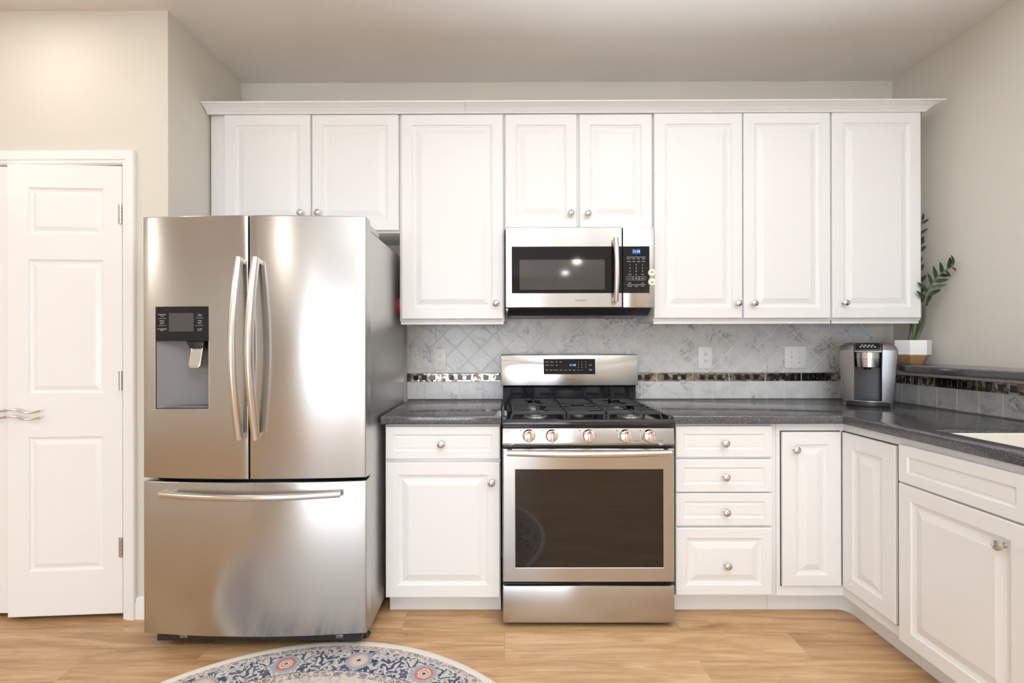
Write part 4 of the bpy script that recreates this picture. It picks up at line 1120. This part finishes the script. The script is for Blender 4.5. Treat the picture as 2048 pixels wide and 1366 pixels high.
def btn(mb):
    for r_ in range(2):
        for k in range(4 if r_ else 5):
            y = .014+.028*r_; z = .300+.0085*r_ + .0017
            mb.lathe([(.0042, 0), (.0042, .0012), (.003, .0016)], T(-.026+.013*k+(.0065 if r_ else 0), y, z) @ ROT('X', 22), 12)
cm('buttons', M_plate, btn, cs)
def basef(mb):
    L = []
    out_ = [(-.080, .12)]+[(-.080+.16*k/16, .012-.030*math.sin(PI*k/16)) for k in range(17)]+[(.080, .12)]
    mb.prism(out_, 'z', .0, .022, .002, 2)
cm('drip_base', M_bplas, basef)
def rimf(mb):
    out_ = [(-.092, .05)]+[(-.092+.184*k/16, .010-.034*math.sin(PI*k/16)) for k in range(17)]+[(.092, .05)]
    inn = [(.078-.156*k/16, .014-.026*math.sin(PI*k/16)) for k in range(17)]
    V = out_; mb.prism([(-.092, .02)]+[(-.092+.184*k/16, .010-.034*math.sin(PI*k/16)) for k in range(17)]+[(.092, .02)]+inn, 'z', .0225, .030, .0012, 1)
cm('tray_rim', M_silver, rimf)
def gridf(mb):
    for k in range(13):
        x = -.066+.011*k; yy = .014-.026*math.sin(PI*(x+.078)/.156)
        mb.box(x-.003, x+.003, yy+.003, .053, .0222, .0275, .001, 1)
cm('drip_grid', mat('bronze_grid', (.18, .15, .13), .3, .9), gridf)

# ------------------------------------------------------------------ potted plant
pX, pY = 2.142, -.268
t = thing('potted_plant', 'tall potted ZZ plant on the ledge, partly hidden by cabinet', 'plant', (pX, pY, ZL+.0005))
zp0 = ZL+.0005; pz = [zp0, zp0+.047, zp0+.124]
def octo(r, z, n=7, ph=.35): return [(pX+r*math.cos(2*PI*k/n+ph), pY+r*math.sin(2*PI*k/n+ph), z) for k in range(n)]
mb = MB(); loft(mb, [octo(.052, pz[0]), octo(.056, pz[0]+.004), octo(.0755, pz[1])], True, True); bs = mb.build('wooden_base', M_wood, t, angle=20)
mb = MB(); loft(mb, [octo(.0775, pz[1]+.0003), octo(.080, pz[1]+.003), octo(.081, pz[2]-.002), octo(.0795, pz[2]), octo(.0745, pz[2]), octo(.0735, pz[2]-.02)], True, True); mb.build('pot', M_pot, t, angle=20)
mb = MB(); mb.lathe([(.071, pz[2]-.0195), (.07, pz[2]-.017), (.03, pz[2]-.015)], T(pX, pY, 0), 20); mb.build('soil', M_soil, t)
def leafm(mb, p, d, upn, L, Wd):
    """leaflet: pointed oval with a centre fold and slight curl"""
    d = d.normalized(); sd = d.cross(upn).normalized(); n_ = sd.cross(d).normalized(); rows = []
    K = 8
    for k in range(K+1):
        q = k/K; w_ = Wd*math.sin(PI*min(1, q**.75))**.8*(1-.15*q) if 0 < q < 1 else 0
        c = p + d*L*q + n_*(-L*.12*q*q)
        rows.append([mb.bm.verts.new(c - sd*w_/2 + n_*w_*.12), mb.bm.verts.new(c), mb.bm.verts.new(c + sd*w_/2 + n_*w_*.12)] if w_ > 0 else [mb.bm.verts.new(c)]*3)
    for A, B in zip(rows, rows[1:]):
        for k in range(2):
            f = []
            for v in (A[k], A[k+1], B[k+1], B[k]):
                if v not in f: f.append(v)
            if len(f) >= 3: mb.bm.faces.new(f)
def frond(pts, r0, n_leaf, L, start=.35, Wd=.028, seed=1):
    rnd = random.Random(seed)
    P = [Vector(p) for p in pts]
    def ev(q):      # Catmull-Rom
        s = q*(len(P)-1); i = min(int(s), len(P)-2); u = s-i
        a, b, c, d = P[max(i-1, 0)], P[i], P[i+1], P[min(i+2, len(P)-1)]
        return .5*((2*b)+(c-a)*u+(2*a-5*b+4*c-d)*u*u+(3*b-a-3*c+d)*u**3)
    K = 30; C_ = [ev(k/K) for k in range(K+1)]
    mb = MB(); mb.tube(C_, [r0*(1-.8*k/K)+.0012 for k in range(K+1)], 8); st = mb.build('stem', M_stem, t)
    mb = MB()
    for k in range(n_leaf):
        q = start+(1-start)*k/max(1, n_leaf-1)*.98; p = ev(q); tn = (ev(min(1, q+.03))-ev(max(0, q-.03))).normalized()
        side = Vector((tn.z, 0, -tn.x)) if abs(tn.y) < .95 else Vector((1, 0, 0))
        sgn = 1 if k % 2 else -1
        dirn = (tn*.75 + side.normalized()*sgn*.85 + Vector((0, rnd.uniform(-.5, .3), rnd.uniform(-.1, .15))))
        if k == n_leaf-1: dirn = tn
        ll = L*(1-.35*abs(q-.6)/.6)*rnd.uniform(.85, 1.1)
        e_ = p+dirn.normalized()*ll
        if e_.x > XR-.006: dirn.x -= (e_.x-XR+.012)/ll*dirn.length*1.3
        if e_.z > 1.355 and e_.y > -.335 and e_.x < e[5]+.006: dirn.x += (e[5]+.008-e_.x)/ll*dirn.length*1.2
        leafm(mb, p, dirn, Vector((0, -1, .35+rnd.uniform(-.3, .3))), ll, Wd)
    mb.bm.faces.ensure_lookup_table()
    bmesh.ops.solidify(mb.bm, geom=list(mb.bm.faces), thickness=.0007)
    mb.build('leaves', M_leaf, st, angle=60)
zs_ = pz[2]-.016
def A3(px_, py_, Y): x, z = at(px_, py_, Y); return (x, Y, z)
frond([(pX+.01, pY, zs_), (2.175, -.30, 1.355), A3(1850, 600, -.335), A3(1872, 557, -.36), A3(1907, 530, -.38)], .0085, 15, .074, .42, .024, 2)
frond([(pX+.025, pY+.01, zs_), (2.185, -.265, 1.36), (2.20, -.25, 1.50), (2.198, -.24, 1.66), (2.20, -.25, 1.80)], .0075, 15, .07, .4, .022, 3)
frond([(pX-.012, pY+.0, zs_), (2.175, -.235, 1.35), (2.196, -.20, 1.48), (2.20, -.21, 1.70), (2.208, -.26, 1.90)], .0085, 17, .06, .45, .016, 4)

# ------------------------------------------------------------------ rug
RXc, RYc, RR = -.65, -1.70, .918
t = thing('round_rug', 'round navy and cream floral rug with rust medallions on the floor', 'rug', (RXc, RYc, 0))
mb = MB(); mb.lathe([(RR-.030, .0005), (RR-.028, .008), (RR-.036, .009), (.002, .009)], None, 160); mb.build('rug_pile', M_rug, t, local=True)
mb = MB(); pts = [(math.cos(2*PI*k/160)*(RR-.011), math.sin(2*PI*k/160)*(RR-.011)) for k in range(160)]
L = []
for rr_, z in ((RR-.0305, .001), (RR-.030, .0085), (RR-.016, .0105), (RR-.003, .008), (RR, .003), (RR-.002, .0006)):
    L.append([(rr_*math.cos(2*PI*k/160), rr_*math.sin(2*PI*k/160), z) for k in range(160)])
loft(mb, L+[L[0]]); mb.build('rug_binding', M_rugedge, t, local=True)

# ------------------------------------------------------------------ recessed ceiling lights, the last one added for fill
for k, (x, y, wt) in enumerate(CANS):
    t = thing('recessed_light', 'round white recessed ceiling light above the room, out of frame', 'ceiling light', (x, y, H), group='recessed ceiling lights')
    mb = MB(); mb.lathe([(.078, -.0005), (.095, -.0005), (.094, -.005), (.080, -.008), (.074, -.003), (.074, -.0008)], T(0, 0, 0), 32, cap=False); mb.build('trim_ring', M_plate, t, local=True)
    mb = MB(); mb.lathe([(.0, -.0022), (.073, -.0022)], T(0, 0, 0), 32, cap=False); mb.build('lens', M_lamp, t, local=True)
    l = bpy.data.lights.new('lamp', 'AREA'); l.shape = 'DISK'; l.size = .14; l.energy = wt; l.color = (1, .93, .84)
    o = bpy.data.objects.new('lamp', l); C.objects.link(o); o.parent = t; o.location = (0, 0, -.012)
